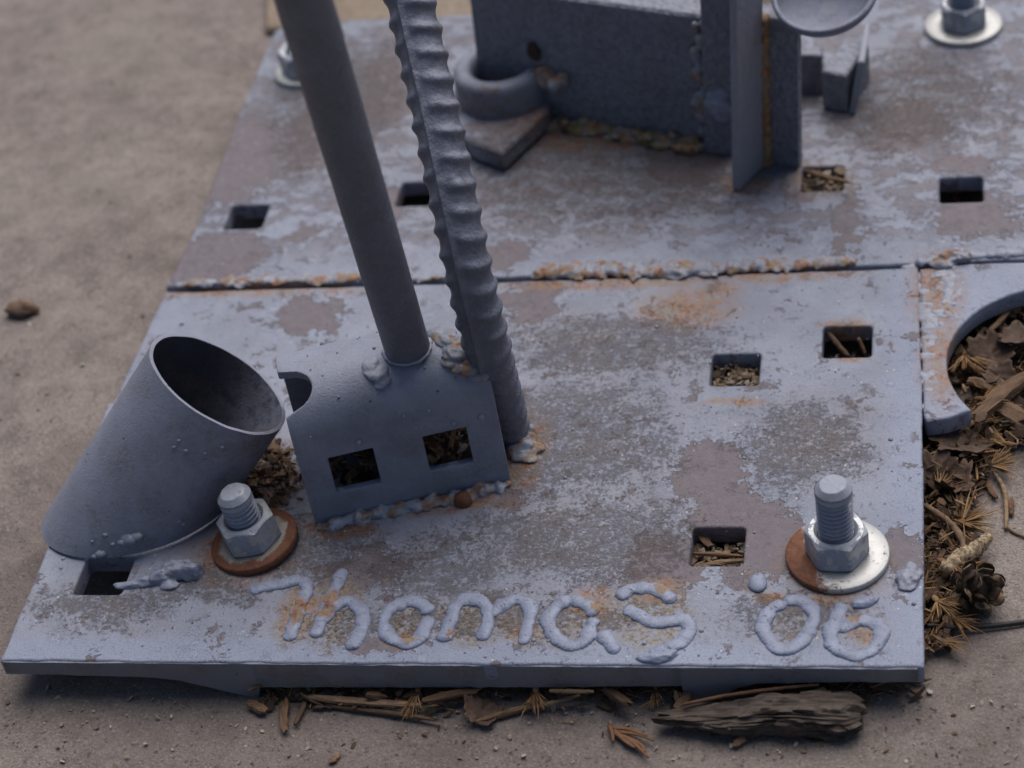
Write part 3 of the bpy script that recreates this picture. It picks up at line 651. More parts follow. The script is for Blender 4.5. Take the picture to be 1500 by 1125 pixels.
def bracket():
    h1, h2 = (10.5, 27.0), (45.0, 61.0); hs = (13.5, 30.5)
    T = [0, 2, 4, 6, 8, h1[0]]+[h1[0]+(h1[1]-h1[0])*k/6 for k in range(1, 7)]+[31, 35, 40, h2[0]]+[h2[0]+(h2[1]-h2[0])*k/6 for k in range(1, 7)]+[bL-3.5, bL]
    T = [x for x in T if x <= bL]
    Sg = [0, 4, 8, 11]+[hs[0]+(hs[1]-hs[0])*k/6 for k in range(7)]
    s = hs[1]+2.5
    while s < bS: Sg.append(s); s += 1.6
    Sg.append(bS)
    s0 = BH-BR+BR*math.pi/2-7; nr = 9.0
    V, Fc = [], []
    for sv in Sg:
        tl = 1.25*math.sqrt(max(0, nr*nr-(sv-s0)**2)) if abs(sv-s0) < nr else 0
        for t in T:
            tt = t+tl*max(0, 1-t/28.0)
            V.append(bpt(tt, sv, -0.25*nz((tt, sv, 0), 0.06)))
    n = len(T)
    for j in range(len(Sg)-1):
        for i in range(n-1):
            tm, sm = (T[i]+T[i+1])/2, (Sg[j]+Sg[j+1])/2
            if hs[0] < sm < hs[1] and (h1[0] < tm < h1[1] or h2[0] < tm < h2[1]): continue
            Fc.append((j*n+i, j*n+i+1, (j+1)*n+i+1, (j+1)*n+i))
    o = mk('bent_bracket', V, Fc, M_brk, base)
    md = o.modifiers.new('solid', 'SOLIDIFY'); md.thickness = BT*S; md.offset = -1
    bv = o.modifiers.new('bevel', 'BEVEL'); bv.width = 0.7*S; bv.segments = 2; bv.limit_method = 'ANGLE'; bv.angle_limit = R(50)
    apply_mods(o)
    o.data.polygons.foreach_set('use_smooth', [True]*len(o.data.polygons)); sharp(o, 50)
    # weld along its foot
    P = [BA+bu*(bL*k/12)-bn*(1.6+1.6*nz((k*7, 5, 0), 0.11))+Vector((0, 0, 0.5+1.2*nz((k*9, 0, 0), 0.13))) for k in range(13)]
    V, Fc = bead(P, 2.9, 141, flat=0.8, rough=0.85, ripple=0.03, lump=0.2)
    rg = random.Random(9)
    for i in range(16):
        t = rg.random(); s_ = rg.uniform(0.9, 2.6)
        blob(BA+bu*bL*t-bn*rg.uniform(-1, 4.5)+Vector((0, 0, rg.uniform(0, 3)*rg.random())), s_*1.5, s_, s_*0.8, 150+i, 0.45, V, Fc, rot=rg.random()*3)
    fuse(mk('bracket_weld', V, Fc, weld_material('bracket_weld_bead', 0.72, (0.25, 0.265, 0.33)), o), 0.45, 4)
    V, Fc = [], []
    sp = []
    for i in range(30):
        t, s_ = rg.uniform(6, bL-2), rg.uniform(32, 88); r_ = 0.35+0.9*rg.random()**3
        blob(bpt(t, s_, 0.1), r_, r_, r_, 170+i, 0.3, V, Fc, nu=8, nv=5)
    tag(mk('spatter', V, Fc, M_brk, o), kind='stuff')
    def onb(px, py, lift=0.0):               # pixel -> point on the bracket's rounded top or front
        best = None
        for k in range(60, 400):
            sv = bS*k/400
            if sv > bS*0.62: break
            for tt in range(0, int(bL)+1):
                q = bpt(tt, sv, lift); x, y = proj(q); e = (x-px)**2+(y-py)**2
                if best is None or e < best[0]: best = (e, q)
        return best[1]
    W, G = [], []
    for (px, py, a, b, c) in [(552,545,4.2,5.0,2.2), (545,533,3.4,4,2.2), (562,556,3.4,3,1.8), (556,562,2.6,2.6,1.4), (548,538,5,5.5,1.2)]: blob(onb(px, py, -0.4), a, b, c*0.75, int(px), 0.2, W, G)
    fuse(mk('weld_dribble', W, G, M_lump, o), 0.4, 5)
    W, G = [], []
    for (px, py, a, b, c) in [(640,490,4.5,3.6,2.6), (655,496,5,4.5,2.6), (670,514,6,5.5,3.0), (684,534,6,5.5,3.2), (700,548,4.5,4,3.0), (662,528,4.5,4,1.6), (708,540,3,3.4,3.4)]: blob(onb(px, py, -0.3), a, b, c*0.75, int(px)+3, 0.25, W, G)
    fuse(mk('rod_weld', W, G, weld_material('cracked_weld', 0.62, (0.15, 0.165, 0.215)), o), 0.35, 6)
    c = at(678, 733, 1.2)
    V, Fc = blob(c, 3.4, 3.2, 3.6, 5, 0.18); mk('rusty_nub', V, Fc, M_rust, base, label='rusty stub of metal at the foot of the bracket')
bracket()

# round bar
def round_bar():
    b = at(598, 514, BH-1.5); db = depth(b); tp = at_depth(445, 0, db/1.27)
    a = (tp-b).normalized(); r0 = 67*db/F/2
    path = [b-a*4+a*(k*3.0) for k in range(int((tp-b).length*1.45/3))]
    V, Fc = sweep(path, lambda i, s, th: r0*(1+0.012*nz(path[i]+Vector((math.cos(th), math.sin(th), 0))*8, 0.1)), 56)
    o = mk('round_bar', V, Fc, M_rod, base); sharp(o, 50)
    side = a.cross(Vector((0, 1, 0))).normalized(); u = side.cross(a).normalized()
    pts = []
    for k in range(41):
        th = 2*math.pi*k/40; d = side*math.cos(th)+u*math.sin(th)
        q = b+d*(r0+0.1); q = q+a*((BH+0.1-q.z)/a.z); pts.append(q)
    V, Fc = bead(pts, 0.9, 33, rough=0.55, segs=8)
    mk('bar_weld', V, Fc, weld_material('bar_weld_bead', 0.42, (0.21, 0.23, 0.29)), o)
round_bar()
# ribbed bar
def rebar():
    PX = [(744, 636), (736, 600), (724, 555), (710, 495), (687, 400), (664, 290), (632, 140), (600, 0), (566, -150), (535, -300)]
    d0 = depth(at(744, 636, 0)); d1 = 708.0
    P = []
    for px, py in PX:
        f = (628-py)/628.0
        P.append(at_depth(px, py, d0+(d1-d0)*(1-max(0, 1-f)**5) if f < 1 else d1+(d1-d0)*(f-1)*0.3) if py < 620 else at(px, py, 0.0))
    path = catmull(P, 0.55)
    r0 = 7.6; pit = 8.9
    sview = None
    ups = Vector((0, -1, 0.2)).normalized()
    def rad(i, s, th):
        # th = pi/2 faces the camera
        th0 = R(100)
        dth = (th-th0+math.pi) % (2*math.pi)-math.pi
        half = 0 if dth > 0 else 0.5
        ss = s+2.2*math.sin(abs(dth))
        k = ((ss/pit+half) % 1.0-0.5)*pit
        rib = math.exp(-(k/2.0)**2)*min(1, abs(math.sin(dth))*1.5)
        lr = math.exp(-(dth/0.11)**2)+math.exp(-((abs(dth)-math.pi)/0.13)**2)
        return r0+1.25*rib+1.25*lr+0.18*nz(path[i]+Vector((math.cos(th), math.sin(th), 0))*7, 0.35)
    V, Fc = sweep(path, rad, 64, up=ups)
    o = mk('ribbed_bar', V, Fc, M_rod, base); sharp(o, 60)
    V, Fc = [], []
    for i, (px, py, a, b, c) in enumerate([(762,655,6,5,4), (772,646,4.5,4,3), (764,668,5,3,1.8), (770,634,4,4,3.4), (752,660,4,4,3), (782,658,4,3,1.4), (776,672,3,2.4,1)]):
        blob(at(px, py, 0.5), a, b, c, 300+i, 0.4, V, Fc)
    fuse(mk('foot_weld', V, Fc, M_foot2, o), 0.45, 4)
rebar()

# upright block, ring and spade-shaped tab at the back
def back_parts():
    b0, b1 = at(707, 160, 0.3), at(1036, 214, 0.3)
    u = (b1-b0).normalized(); v = Vector((-u.y, u.x, 0))
    lo_, hi = 0.0, 120.0
    for _ in range(40):
        m = (lo_+hi)/2
        if proj(b1+Vector((0,0,m)))[1] > 24: lo_ = m
        else: hi = m
    hh = lo_
    P = [b0, b1, b1+v*34, b0+v*34]
    V, Fc = prism(P, 0.3, hh, 1.2); V = [q+Vector((0.06*q.z, 0, 0)) for q in V]
    o = mk('upright_block', V, Fc, M_block, base, smooth=False)
    # foot weld with moss and rust
    pts = [b0.lerp(b1, k/10)-v*1.5+Vector((0, 0, 1)) for k in range(3, 11)]
    W, G = bead(pts, 3.4, 401, rough=0.6, flat=0.8); rg = random.Random(3)
    for i in range(90):
        q = b0.lerp(b1, rg.uniform(0.3, 1))-v*rg.uniform(0, 8)+Vector((0, 0, rg.uniform(0, 6)*rg.random())); a = rg.uniform(0.7, 2.8)
        blob(q, a*1.3, a, a*0.8, 410+i, 0.45, W, G, nu=9, nv=6)
    fuse(mk('block_weld', W, G, M_foot, o), 0.55, 2)
    # dark blob standing in for the shade of a hole next to the ring
    hc = on_plane(782, 76, b0-v*0.3, v); W, G = [], []
    mk('hole_shade_blob', *blob(hc, 3.4, 1.2, 4.6, 2, 0.2, W, G, rot=math.atan2(u.y, u.x)), M_dark, o)
    # ring
    rc = at(731, 92, 27)-Vector((0, 0, 10.8)); n = 64; ro, ri = 21.5, 12.5
    prof = [(ri, 6), (ri+1.2, 9.5), (ri+3, 10.8), (ro-2.6, 10.8), (ro-0.8, 9.6), (ro, 7.5), (ro, -8), (ri, -8)]
    V, Fc = [], []
    for k in range(n):
        th = 2*math.pi*k/n
        for r, z in prof:
            rr = r*(1+0.02*nz((math.cos(th)*9, math.sin(th)*9, z), 0.3)); V.append(rc+Vector((rr*math.cos(th), rr*math.sin(th), z)))
    m = len(prof)
    for k in range(n):
        for j in range(m):
            Fc.append((k*m+j, ((k+1) % n)*m+j, ((k+1) % n)*m+(j+1) % m, k*m+(j+1) % m))
    r_ = mk('ring', V, Fc, M_tab, base); sharp(r_, 50)
    W, G = [], []
    for i, (px, py, a) in enumerate([(800,112,5), (812,108,4), (822,118,3.4), (796,98,3.4), (812,125,3), (765,128,4), (752,133,3), (826,100,2.6), (804,92,2.6)]):
        blob(at(px, py, 24 if i not in (5, 6) else 20), a*1.1, a, a*1.1, 440+i, 0.45, W, G)
    fuse(mk('ring_weld', W, G, M_foot2, r_), 0.5, 3)
    # tab
    T = [(664,130), (660,180), (690,208), (736,224), (803,160), (806,128), (770,118)]
    P = [at(x, y, 11.0) for x, y in T]
    V, Fc = prism([Vector((q.x, q.y, 0)) for q in P], 1.5, 11.0, 1.0)
    mk('spade_tab', V, Fc, M_plate, base, smooth=False)
    # flat bar beside the block
    def wall(A, Bp, th, z0, z1, name, mat, side=1, bev=0.5, lean=0):
        d = (Bp-A); d.z = 0; d.normalize(); nn = Vector((-d.y, d.x, 0))*side
        P = [A, Bp, Bp+nn*th, A+nn*th] if side > 0 else [A+nn*th, Bp+nn*th, Bp, A]
        V, Fc = prism([Vector((q.x, q.y, 0)) for q in P], z0, z1, bev)
        if lean: V = [q+Vector((lean*(q.z-z0)/(z1-z0), 0, 0)) for q in V]
        return mk(name, V, Fc, mat, base, smooth=False)
    fb0, fb1 = at(1034, 222, 0.3), at(1080, 226, 0.3)
    wall(fb0-v*1, fb1-v*1, 12, 0.3, 190, 'flat_bar', M_block, lean=11.5)
    W, G = [], []
    for i, (px, py, a, z) in enumerate([(1057,152,5.6,25), (1050,138,4.4,29), (1046,125,3.6,32), (1062,135,4.6,30), (1042,150,3,26), (1060,166,4,21)]):
        blob(at(px, py, z), a*1.1, a, a, 460+i, 0.25, W, G)
    fuse(mk('weld_knob', W, G, M_lump, base), 0.4, 3)
    W, G = [], []
    rg = random.Random(4)
    for i in range(34):
        f = rg.random(); a = rg.uniform(0.9, 2.6)
        blob(b1+Vector((0.06*(6+f*56), -1.5, 6+f*56))+u*rg.uniform(-4, 4), a*1.2, a, a*1.5, 480+i, 0.5, W, G, nu=9, nv=6)
    fuse(mk('vertical_weld', W, G, M_foot2, base), 0.5, 2)
    # angle upright: a leg seen edge-on and a leg seen from the front
    a0, a1 = at(1073, 278, 0.3), at(1108, 243, 0.3)
    wall(a0, a1, 3.4, 0.3, 230, 'angle_leg', M_angle, -1, 0.8, 15)
    c0, c1 = at(1122, 240, 0.3), at(1170, 248, 0.3)
    lo_, hi = 0.0, 140.0
    for _ in range(40):
        m = (lo_+hi)/2
        if proj(c0+Vector((0,0,m)))[1] > 26: lo_ = m
        else: hi = m
    wall(c0, c1, 4.0, 0.3, lo_, 'angle_leg', M_block, 1, 0.8, 0.05*lo_)
    W, G = [], []
    pts = [at(1121, 244, 0.3)+Vector((0.05*k*lo_/14, 1.5, k*(lo_)/14)) for k in range(15)]
    P0 = catmull(pts, 1.2)
    sweep(P0, lambda i, s, th: 3.0*(1+0.5*nz(P0[i]+Vector((math.cos(th)*3, math.sin(th)*3, 0)), 0.3)), 12, up=Vector((0, 1, 0)), V=W, Fc=G)
    mk('corner_rust', W, G, M_scale, base)
    # bowl
    bc = c1+Vector((15, 2, lo_+13)); W, G = [], []; nu, nv = 48, 14; rb = 21.5
    ax = Vector((-0.10, -0.35, 0.93)).normalized(); s1 = ax.cross(Vector((0, 1, 0))).normalized(); s2 = ax.cross(s1)
    for r in (rb, rb-2.2):
        for j in range(nv+1):
            ph = math.pi*0.5*j/nv
            for i in range(nu):
                th = 2*math.pi*i/nu
                W.append(bc+(s1*math.cos(th)+s2*math.sin(th))*(r*math.sin(ph))-ax*(r*0.62*math.cos(ph)))
    N = (nv+1)*nu
    for j in range(nv):
        for i in range(nu):
            A, Bq = j*nu+i, j*nu+(i+1) % nu; G.append((A, A+nu, Bq+nu, Bq)); G.append((N+A, N+Bq, N+Bq+nu, N+A+nu))
    for i in range(nu):
        A, Bq = nv*nu+i, nv*nu+(i+1) % nu; G.append((A, N+A, N+Bq, Bq))
    mk('bowl', W, G, M_paint, base)
    # short channel behind
    d0, d1, d2 = at(1160, 160, 0.3), at(1206, 160, 0.3), at(1242, 166, 0.3)
    wall(d1, d2, 26, 0.3, 20, 'short_channel', M_block, 1, 0.8)
    wall(d0+Vector((0, 12, 0)), d1+Vector((-0.3, 12, 0)), 6, 0.3, 20.6, 'short_channel', M_block, 1, 0.6)
    e = wall(d2+Vector((0.4, -1, 0)), d2+Vector((2.5, 30, 0)), 3, 0.3, 27, 'leaning_plate', M_paint, -1, 0.6, 5)
M_tab = paint_material('light_slate_paint', (0.16, 0.172, 0.215), 0, 0.5, 0.3, 0.45, 1.0)
M_angle = paint_material('angle_iron_paint', (0.10, 0.107, 0.137), 0.5, 0.06, 0.4, 0.45, 0.3)
M_scale = weld_material('rust_scale', 1.0, (0.11, 0.09, 0.07), None, 0.3)
back_parts()

# ------------------------------------------------------------------ anchor bolts
def threaded(c, z0, z1, r, mat, parent):
    V, Fc = [], []; n = 40; pit = 1.95; dz = pit/8
    zs = []; z = z0
    while z < z1-2.0: zs.append(z); z += dz
    for z in zs:
        for k in range(n):
            th = 2*math.pi*k/n; f = (z/pit-k/n) % 1.0
            tri = 1-abs(2*f-1)
            fade = min(1, max(0, (z1-4.2-z)/2.0))
            rr = r-(1-tri)*1.7*fade-0.05
            V.append(c+Vector((rr*math.cos(th), rr*math.sin(th), z)))
    for dzv, rr in ((-2.7, r-0.05), (-2.3, r-0.1), (-0.2, r-1.75), (0.0, r-2.0), (0.1, 0.02)):
        for k in range(n):
            th = 2*math.pi*k/n
            tilt = 0.35*math.sin(th*1.0+1)*rr/r+0.3*nz((math.cos(th)*rr, math.sin(th)*rr, 4), 0.4)
            V.append(c+Vector((rr*math.cos(th), rr*math.sin(th), z1+dzv+tilt)))
    m = len(V)//n
    for j in range(m-1):
        for k in range(n): Fc.append((j*n+k, j*n+(k+1) % n, (j+1)*n+(k+1) % n, (j+1)*n+k))
    o = mk('threaded_stud', V, Fc, mat, parent); nf = len(o.data.polygons)
    for i in range(nf-5*n, nf): o.data.polygons[i].use_smooth = False
    return o
def hexnut(c, z0, h, af, hole, rot, mat, parent):
    V, Fc = [], []; n = 72; a = af/2; rc = a*0.97
    rings = []
    for lvl in range(7):
        row = []
        for k in range(n):
            th = 2*math.pi*k/n; m = (th % (math.pi/3))-math.pi/6; rh = min(a/math.cos(m), a*1.135)
            ch = max(0, rh-rc)*0.55
            if lvl == 0: r, z = hole, h-1.6
            elif lvl == 1: r, z = hole+1.2, h
            elif lvl == 2: r, z = min(rc, rh), h
            elif lvl == 3: r, z = rh, h-ch-0.25
            elif lvl == 4: r, z = rh, ch*0.6+0.2
            elif lvl == 5: r, z = min(rc, rh), 0
            else: r, z = hole, 0
            row.append(c+Vector((r*math.cos(th+rot), r*math.sin(th+rot), z0+z)))
        V += row
    for j in range(6):
        for k in range(n): Fc.append((j*n+k, (j+1)*n+k, (j+1)*n+(k+1) % n, j*n+(k+1) % n))
    o = mk('hex_nut', V, Fc, mat, parent); sharp(o, 22); return o
def washer(c, z0, ro, ri, t, mat, parent, wob=0.0):
    V, Fc = [], []; n = 72; b = 0.45
    pr = [(ri, 0), (ro-b*0.5, 0), (ro, b), (ro, t-b), (ro-b, t), (ri+b, t), (ri, t-b)]
    for k in range(n):
        th = 2*math.pi*k/n
        for r, z in pr:
            V.append(c+Vector((r*math.cos(th)*(1+0.006*nz((math.cos(th)*5, math.sin(th)*5, 1), 0.5)), r*math.sin(th), z0+z+wob*0.15*math.sin(2*th)*(r/ro))))
    m = len(pr)
    for k in range(n):
        for j in range(m): Fc.append((k*m+j, ((k+1) % n)*m+j, ((k+1) % n)*m+(j+1) % m, k*m+(j+1) % m))
    o = mk('washer', V, Fc, mat, parent); sharp(o, 50); return o
def bolt(px, py, label, wmat, ro=17.4, top=34, tilt=(0, 0), rot=0.2, wt=2.4, z=0.0, smat=None):
    c = at(px, py, z+0.15)
    t = thing('anchor_bolt', label, 'bolt', c, 'anchor bolts holding the base down')
    washer(c, 0, ro, 6.8, wt, wmat, t); hexnut(c, wt+0.05, 11, 19, 6.3, rot, M_nut, t); threaded(c, -12, top, 6.35, smat or M_stud, t)
    t.rotation_euler = (tilt[0], tilt[1], 0)
    return t
bolt(1227, 816, 'threaded anchor bolt on half rusted washer right of the digits', M_washer_half, 17.6, 34.2, (0, 0), R(-3))
bolt(375, 797, 'threaded anchor bolt on rusty brown washer beside the cut tube', M_washer_rust, 16.2, 26.5, (R(0), R(-6)), R(5), 3.0)
bolt(1411, 40, 'anchor bolt on clean silver washer at the back right corner', M_washer, 17.4, 34, (0, 0), R(35), 2.4, 0.3, M_rodstud if 'M_rodstud' in globals() else None)
bolt(446, 106, 'anchor bolt mostly hidden behind the round bar', M_washer, 14.5, 12, (0, 0), R(10), 2.4, 0.3)

# ------------------------------------------------------------------ litter
rl = random.Random(21)
def needle_mesh(n, seed, spread, L=(8, 15)):
    g = random.Random(seed); V, Fc = [], []
    for i in range(n):
        az = g.uniform(-spread, spread); el = R(g.uniform(0, 34)); l = g.uniform(*L)*g.uniform(0.6, 1); w_ = g.uniform(0.24, 0.42)
        d = Vector((math.cos(az)*math.cos(el), math.sin(az)*math.cos(el), math.sin(el))); bend = Vector((g.uniform(-.25, .25), g.uniform(-.25, .25), g.uniform(-0.55, -0.05)))
        s_ = d.cross(Vector((0,0,1))).normalized(); u = s_.cross(d).normalized(); b = len(V)
        for k in range(5):
            f = k/4; c = d*l*f+bend*l*f*f*0.6; ww = w_*(1-0.75*f**2)*(0.6 if k == 0 else 1)
            c.z = max(c.z, 0.2)
            for q in (s_, u*0.7, -s_, -u*0.7): V.append(c+q*ww)
        for k in range(4):
            for q in range(4): Fc.append((b+k*4+q, b+k*4+(q+1) % 4, b+k*4+4+(q+1) % 4, b+k*4+4+q))
    blob(Vector((-1, 0, 0.6)), 2.4, 1.3, 1.3, seed, 0.25, V, Fc, nu=8, nv=5)
    return V, Fc
def mesh_of(name, V, Fc, mat, smooth=True):
    me = bpy.data.meshes.new(name); me.from_pydata([(Vector(v)*S)[:] for v in V], [], Fc); me.update()
    if smooth: me.polygons.foreach_set('use_smooth', [True]*len(me.polygons))
    me.materials.append(mat); return me
def put(name, me, loc, rot, scale, label, cat, group=None):
    o = bpy.data.objects.new(name, me); col.objects.link(o); o.location = loc*S; o.rotation_euler = rot
    o.scale = (scale,)*3 if not isinstance(scale, tuple) else scale
    return tag(o, label, cat, group)
TUFT = [mesh_of('needle_tuft', *needle_mesh(n, s, sp), M_needle) for n, s, sp in ((40, 1, 0.55), (50, 2, 0.9), (34, 3, 0.4), (56, 4, 1.3))]
GN = 'dry larch needle tufts in the litter'
tufts = [ # px, py, z above ground, mesh, turn, scale, label
 (612,1012,4,2,-95,1.0,'needle tuft fanning out under the front edge below letter o'),
 (785,1012,5,0,-80,0.95,'ochre needle tuft spilling out beneath letter m and letter a'),
 (960,1008,4,2,-85,0.7,'small needle tuft under the front edge left of the bark'),
 (1450,682,4,1,10,1.0,'straw coloured needle tuft lying on the concrete beside the leaf'),
 (1410,765,6,3,30,1.15,'dense ochre needle tuft right of the front plate, above the pale twig'),
 (1385,825,7,1,-30,1.1,'needle tuft pressed against the plate left of the cone'),
 (1372,880,6,1,-60,1.0,'needle tuft between plate and cone, upper of the lowest pair'),
 (1395,905,4,0,-40,1.0,'needle tuft just above the black wire'),
 (1375,940,3,2,-25,0.9,'flat reddish needle tuft below the black wire'),
 (1372,720,6,2,70,1.0,'needle tuft standing against the plate edge below the dark leaf'),
 (1425,620,8,0,40,0.95,'needle tuft at the lower tip of the ring plate'),
 (1412,520,9,1,-70,1.25,'large ochre needle tuft inside the ring at its left side'),
 (1440,585,8,3,-10,1.0,'needle tuft inside the ring near its lower end'),
 (1485,455,8,0,200,1.0,'needle tuft in the upper part of the ring opening'),
 (1475,650,5,0,150,0.9,'needle tuft beside the wood chunk at the right picture edge'),
]
for px, py, h, mi, an, s_, lb in tufts: put('needle_tuft', TUFT[mi], at(px, py, GZ+h), (R(rl.uniform(-12, 12)), R(rl.uniform(-10, 10)), R(an)), (s_, s_*0.9, s_*0.62), lb, 'needles', GN)
# larch twig with flat needles lying on the concrete in front
def sprig():
    V, Fc = [], []; a = at(893, 1062, GZ+1.2)
    stem = [at(893,1062,GZ+1), at(905,1078,GZ+1.6), at(935,1088,GZ+1.6)]
    sweep(catmull(stem, 1), lambda i, s, th: 0.55, 6, V=V, Fc=Fc)
    for P in ([(893,1062),(897,1075),(898,1086)], [(900,1070),(915,1085),(930,1095)], [(903,1074),(930,1090),(950,1110)], [(908,1072),(935,1076),(958,1085)], [(912,1078),(938,1090),(945,1102)], [(898,1066),(920,1068),(948,1078)]):
        pp = catmull([at(x, y, GZ+1.6+i*0.5) for i, (x, y) in enumerate(P)], 1)
        sweep(pp, lambda i, s, th: 0.85*(1-0.6*(i/len(pp))**2), 6, flat=0.5, V=V, Fc=Fc)
    tag(mk('needle_sprig', V, Fc, litter_material('reddish_needles', [(0.15, 0.075, 0.042), (0.20, 0.105, 0.06)], gs=0.3, dark=0.4), loc=a), 'reddish flat needle sprig lying alone on the concrete below letter s', 'needles')
sprig()
def leaf_mesh(L, W, seed, curl=0.5, jag=0.12):
    g = random.Random(seed); V, Fc = [], []; nr, na = 6, 52
    out = []
    for k in range(na):
        th = 2*math.pi*k/na
        r = 1-0.12*math.cos(2*th)+jag*math.sin(5*th+seed)+0.09*math.sin(13*th+seed*2)+jag*0.8*nz((math.cos(th)*3, math.sin(th)*3, seed), 1.1)+(0.25 if k == 0 else 0)
        out.append(r)
    for side in (0, 1):
        V.append(Vector((0, 0, 0.3-0.35*side)))
        for j in range(1, nr+1):
            for k in range(na):
                th = 2*math.pi*k/na; r = out[k]*j/nr*(1+0.03*g.uniform(-1, 1))
                x, y = r*math.cos(th)*L/2, r*math.sin(th)*W/2
                z = curl*(y*y)/W*1.6+curl*0.5*x*x/L+1.8*nz((x, y, seed), 0.13)+0.5*nz((x, y, seed+3), 0.5)-0.9*math.exp(-(y/0.8)**2)+0.35*math.cos(abs(y)*1.4-x*0.8)
                V.append(Vector((x, y, z-0.35*side)))
    N = 1+nr*na
    for side in (0, 1):
        o = side*N
        for k in range(na):
            t = (o, o+1+k, o+1+(k+1) % na); Fc.append(t if side == 0 else t[::-1])
            for j in range(nr-1):
                a = o+1+j*na+k; b = o+1+j*na+(k+1) % na; t = (a, a+na, b+na, b); Fc.append(t if side == 0 else t[::-1])
    for k in range(na):
        a = 1+(nr-1)*na+k; b = 1+(nr-1)*na+(k+1) % na; Fc.append((a, a+N, b+N, b))
    return V, Fc
def leaf(px, py, h, L, W, seed, rot, curl, label):
    V, Fc = leaf_mesh(L, W, seed, curl); put('dead_leaf', mesh_of('dead_leaf', V, Fc, M_leaf), at(px, py, GZ+h), rot, 0.78, label, 'leaf', 'dead leaves in the litter')
leaf(706,1042,2.5,17,15,1,(R(14),R(4),R(78)),0.3,'dark crumpled leaf hanging out under the front edge below letter m')
leaf(1408,652,7,30,22,2,(R(-10),R(14),R(20)),0.35,'large brown leaf beside the plate under the ring tip')
leaf(1372,690,7,22,22,3,(R(20),R(-38),R(80)),0.4,'grey brown leaf folded against the right edge of the plate')
leaf(1395,712,4,22,18,4,(R(5),R(10),R(140)),0.9,'dark shrivelled leaf below the folded leaf')
leaf(1452,520,9,24,20,5,(R(12),R(-12),R(50)),0.5,'brown leaf in the middle of the ring opening')
leaf(1465,553,9,18,13,6,(R(10),R(8),R(-40)),0.5,'orange brown leaf fragment below the middle of the ring opening')
leaf(1490,500,9,26,18,7,(R(-14),R(6),R(10)),0.5,'leaf at the right picture edge inside the ring opening')
leaf(1440,470,6,22,18,8,(R(6),R(-6),R(110)),0.5,'dark leaf deep in the shade of the ring opening')
leaf(1490,610,5,22,18,9,(R(-6),R(6),R(30)),0.6,'leaf under the wood chunk at the right picture edge')
leaf(1408,290,4,13,9,11,(R(28),R(0),R(70)),0.4,'tan leaf tip sticking up in the back right square hole')
leaf(478,1026,2,15,9,12,(R(10),R(0),R(0)),0.3,'small dark leaf in the front gap below letter h')
def chip_mesh(L, W, H, seed):
    g = random.Random(seed); V, Fc = [], []; n = 7; m = 8
    for i in range(n):
        f = i/(n-1); x = (f-0.5)*L; tp = (0.45+0.55*math.sin(math.pi*min(1, max(0, f*0.9+0.08)))**0.5)
        for k in range(m):
            th = 2*math.pi*(k+0.5)/m
            sx = (abs(math.cos(th))**0.6)*math.copysign(1, math.cos(th)); sy = (abs(math.sin(th))**0.6)*math.copysign(1, math.sin(th))
            V.append(Vector((x+g.uniform(-1, 1)*L*0.035+(g.uniform(-.09, .09)*L if i in (0, n-1) else 0), sx*W/2*tp*(1+g.uniform(-.14, .14))+W*0.25*math.sin(f*3+seed), sy*H/2*tp*(1+g.uniform(-.25, .25)))))
    for i in range(n-1):
        for k in range(m): Fc.append((i*m+k, i*m+(k+1) % m, (i+1)*m+(k+1) % m, (i+1)*m+k))
    Fc.append(tuple(range(m))[::-1]); Fc.append(tuple((n-1)*m+k for k in range(m)))
    return V, Fc
def chip(px, py, h, L, W, H, an, label, tilt=0, zz=None, cat='wood chip', name='wood_chip'):
    sd_ = len(bpy.data.objects); V, Fc = chip_mesh(L, W, H, sd_)
    put(name, mesh_of(name, V, Fc, M_chip, False), at(px, py, GZ+h if zz is None else zz), (R(rl.uniform(-20, 20)), R(tilt), R(an)), 1, label, cat, 'wood chips in the litter')
chip(377,1036,2,8,4.5,2.5,-10,'tan wood chip at the foot of the left front leg')
chip(418,1048,2.5,13,3.4,2,-72,'brown wood splinter in front of the left front leg, wider of the two')
chip(440,1042,2.5,12,1.8,1.5,80,'narrow orange splinter in front of the left front leg')
chip(540,1028,4,42,2.6,2,-6,'long red brown wood splinter in the gap below letters T and h')
chip(560,1044,2,38,1.8,1.5,-9,'second long splinter lying in front of the red brown one')
chip(660,1020,6,18,3,2,15,'pale splinter leaning beside the dark crumpled leaf')
chip(740,1046,2,20,2.2,2,24,'thin splinter right of the dark crumpled leaf')
chip(905,1020,6,12,3.5,2.6,-30,'small splinter stub under the front edge left of letter s')
chip(1000,1022,5,10,3.4,2.4,70,'stub of wood beside the right front leg')
chip(490,1110,1.2,4.4,2.6,1.4,40,'tiny orange chip alone on the concrete at the bottom of the picture')
chip(1083,1087,1.4,4,3,2,10,'tiny chip in front of the bark piece')
chip(1480,575,10,36,6.5,5,48,'pale split stick across the ring opening')
chip(1437,565,9,9,4,3,-20,'short tan chip left of the pale split stick')
chip(1488,612,6,20,9,6,-28,'broad pale wood chunk at the right picture edge')
chip(1463,470,9,14,2.2,2,60,'grey splinter upright in the upper ring opening')
chip(1452,715,1.5,10,2.4,2,-75,'pale splinter end on the concrete below the straw coloured tuft')
chip(1482,742,1.2,8,2.0,1.6,80,'small splinter on the bare concrete right of the litter')
chip(1055,826,0,17,2.0,1.5,5,'orange tan splinter across the front of the hole left of the right bolt',-4,-5)
chip(1052,813,0,16,1.6,1.4,0,'brown splinter behind the tan one in the hole left of the right bolt',3,-6)
chip(1030,785,0,9,4,1.6,-40,'rust brown flake in the hole left of the right bolt',15,-5)
chip(1210,258,0,26,2.0,1.6,-40,'pale twig lying over the dirt filled hole beside the angle upright',-12,3.5)
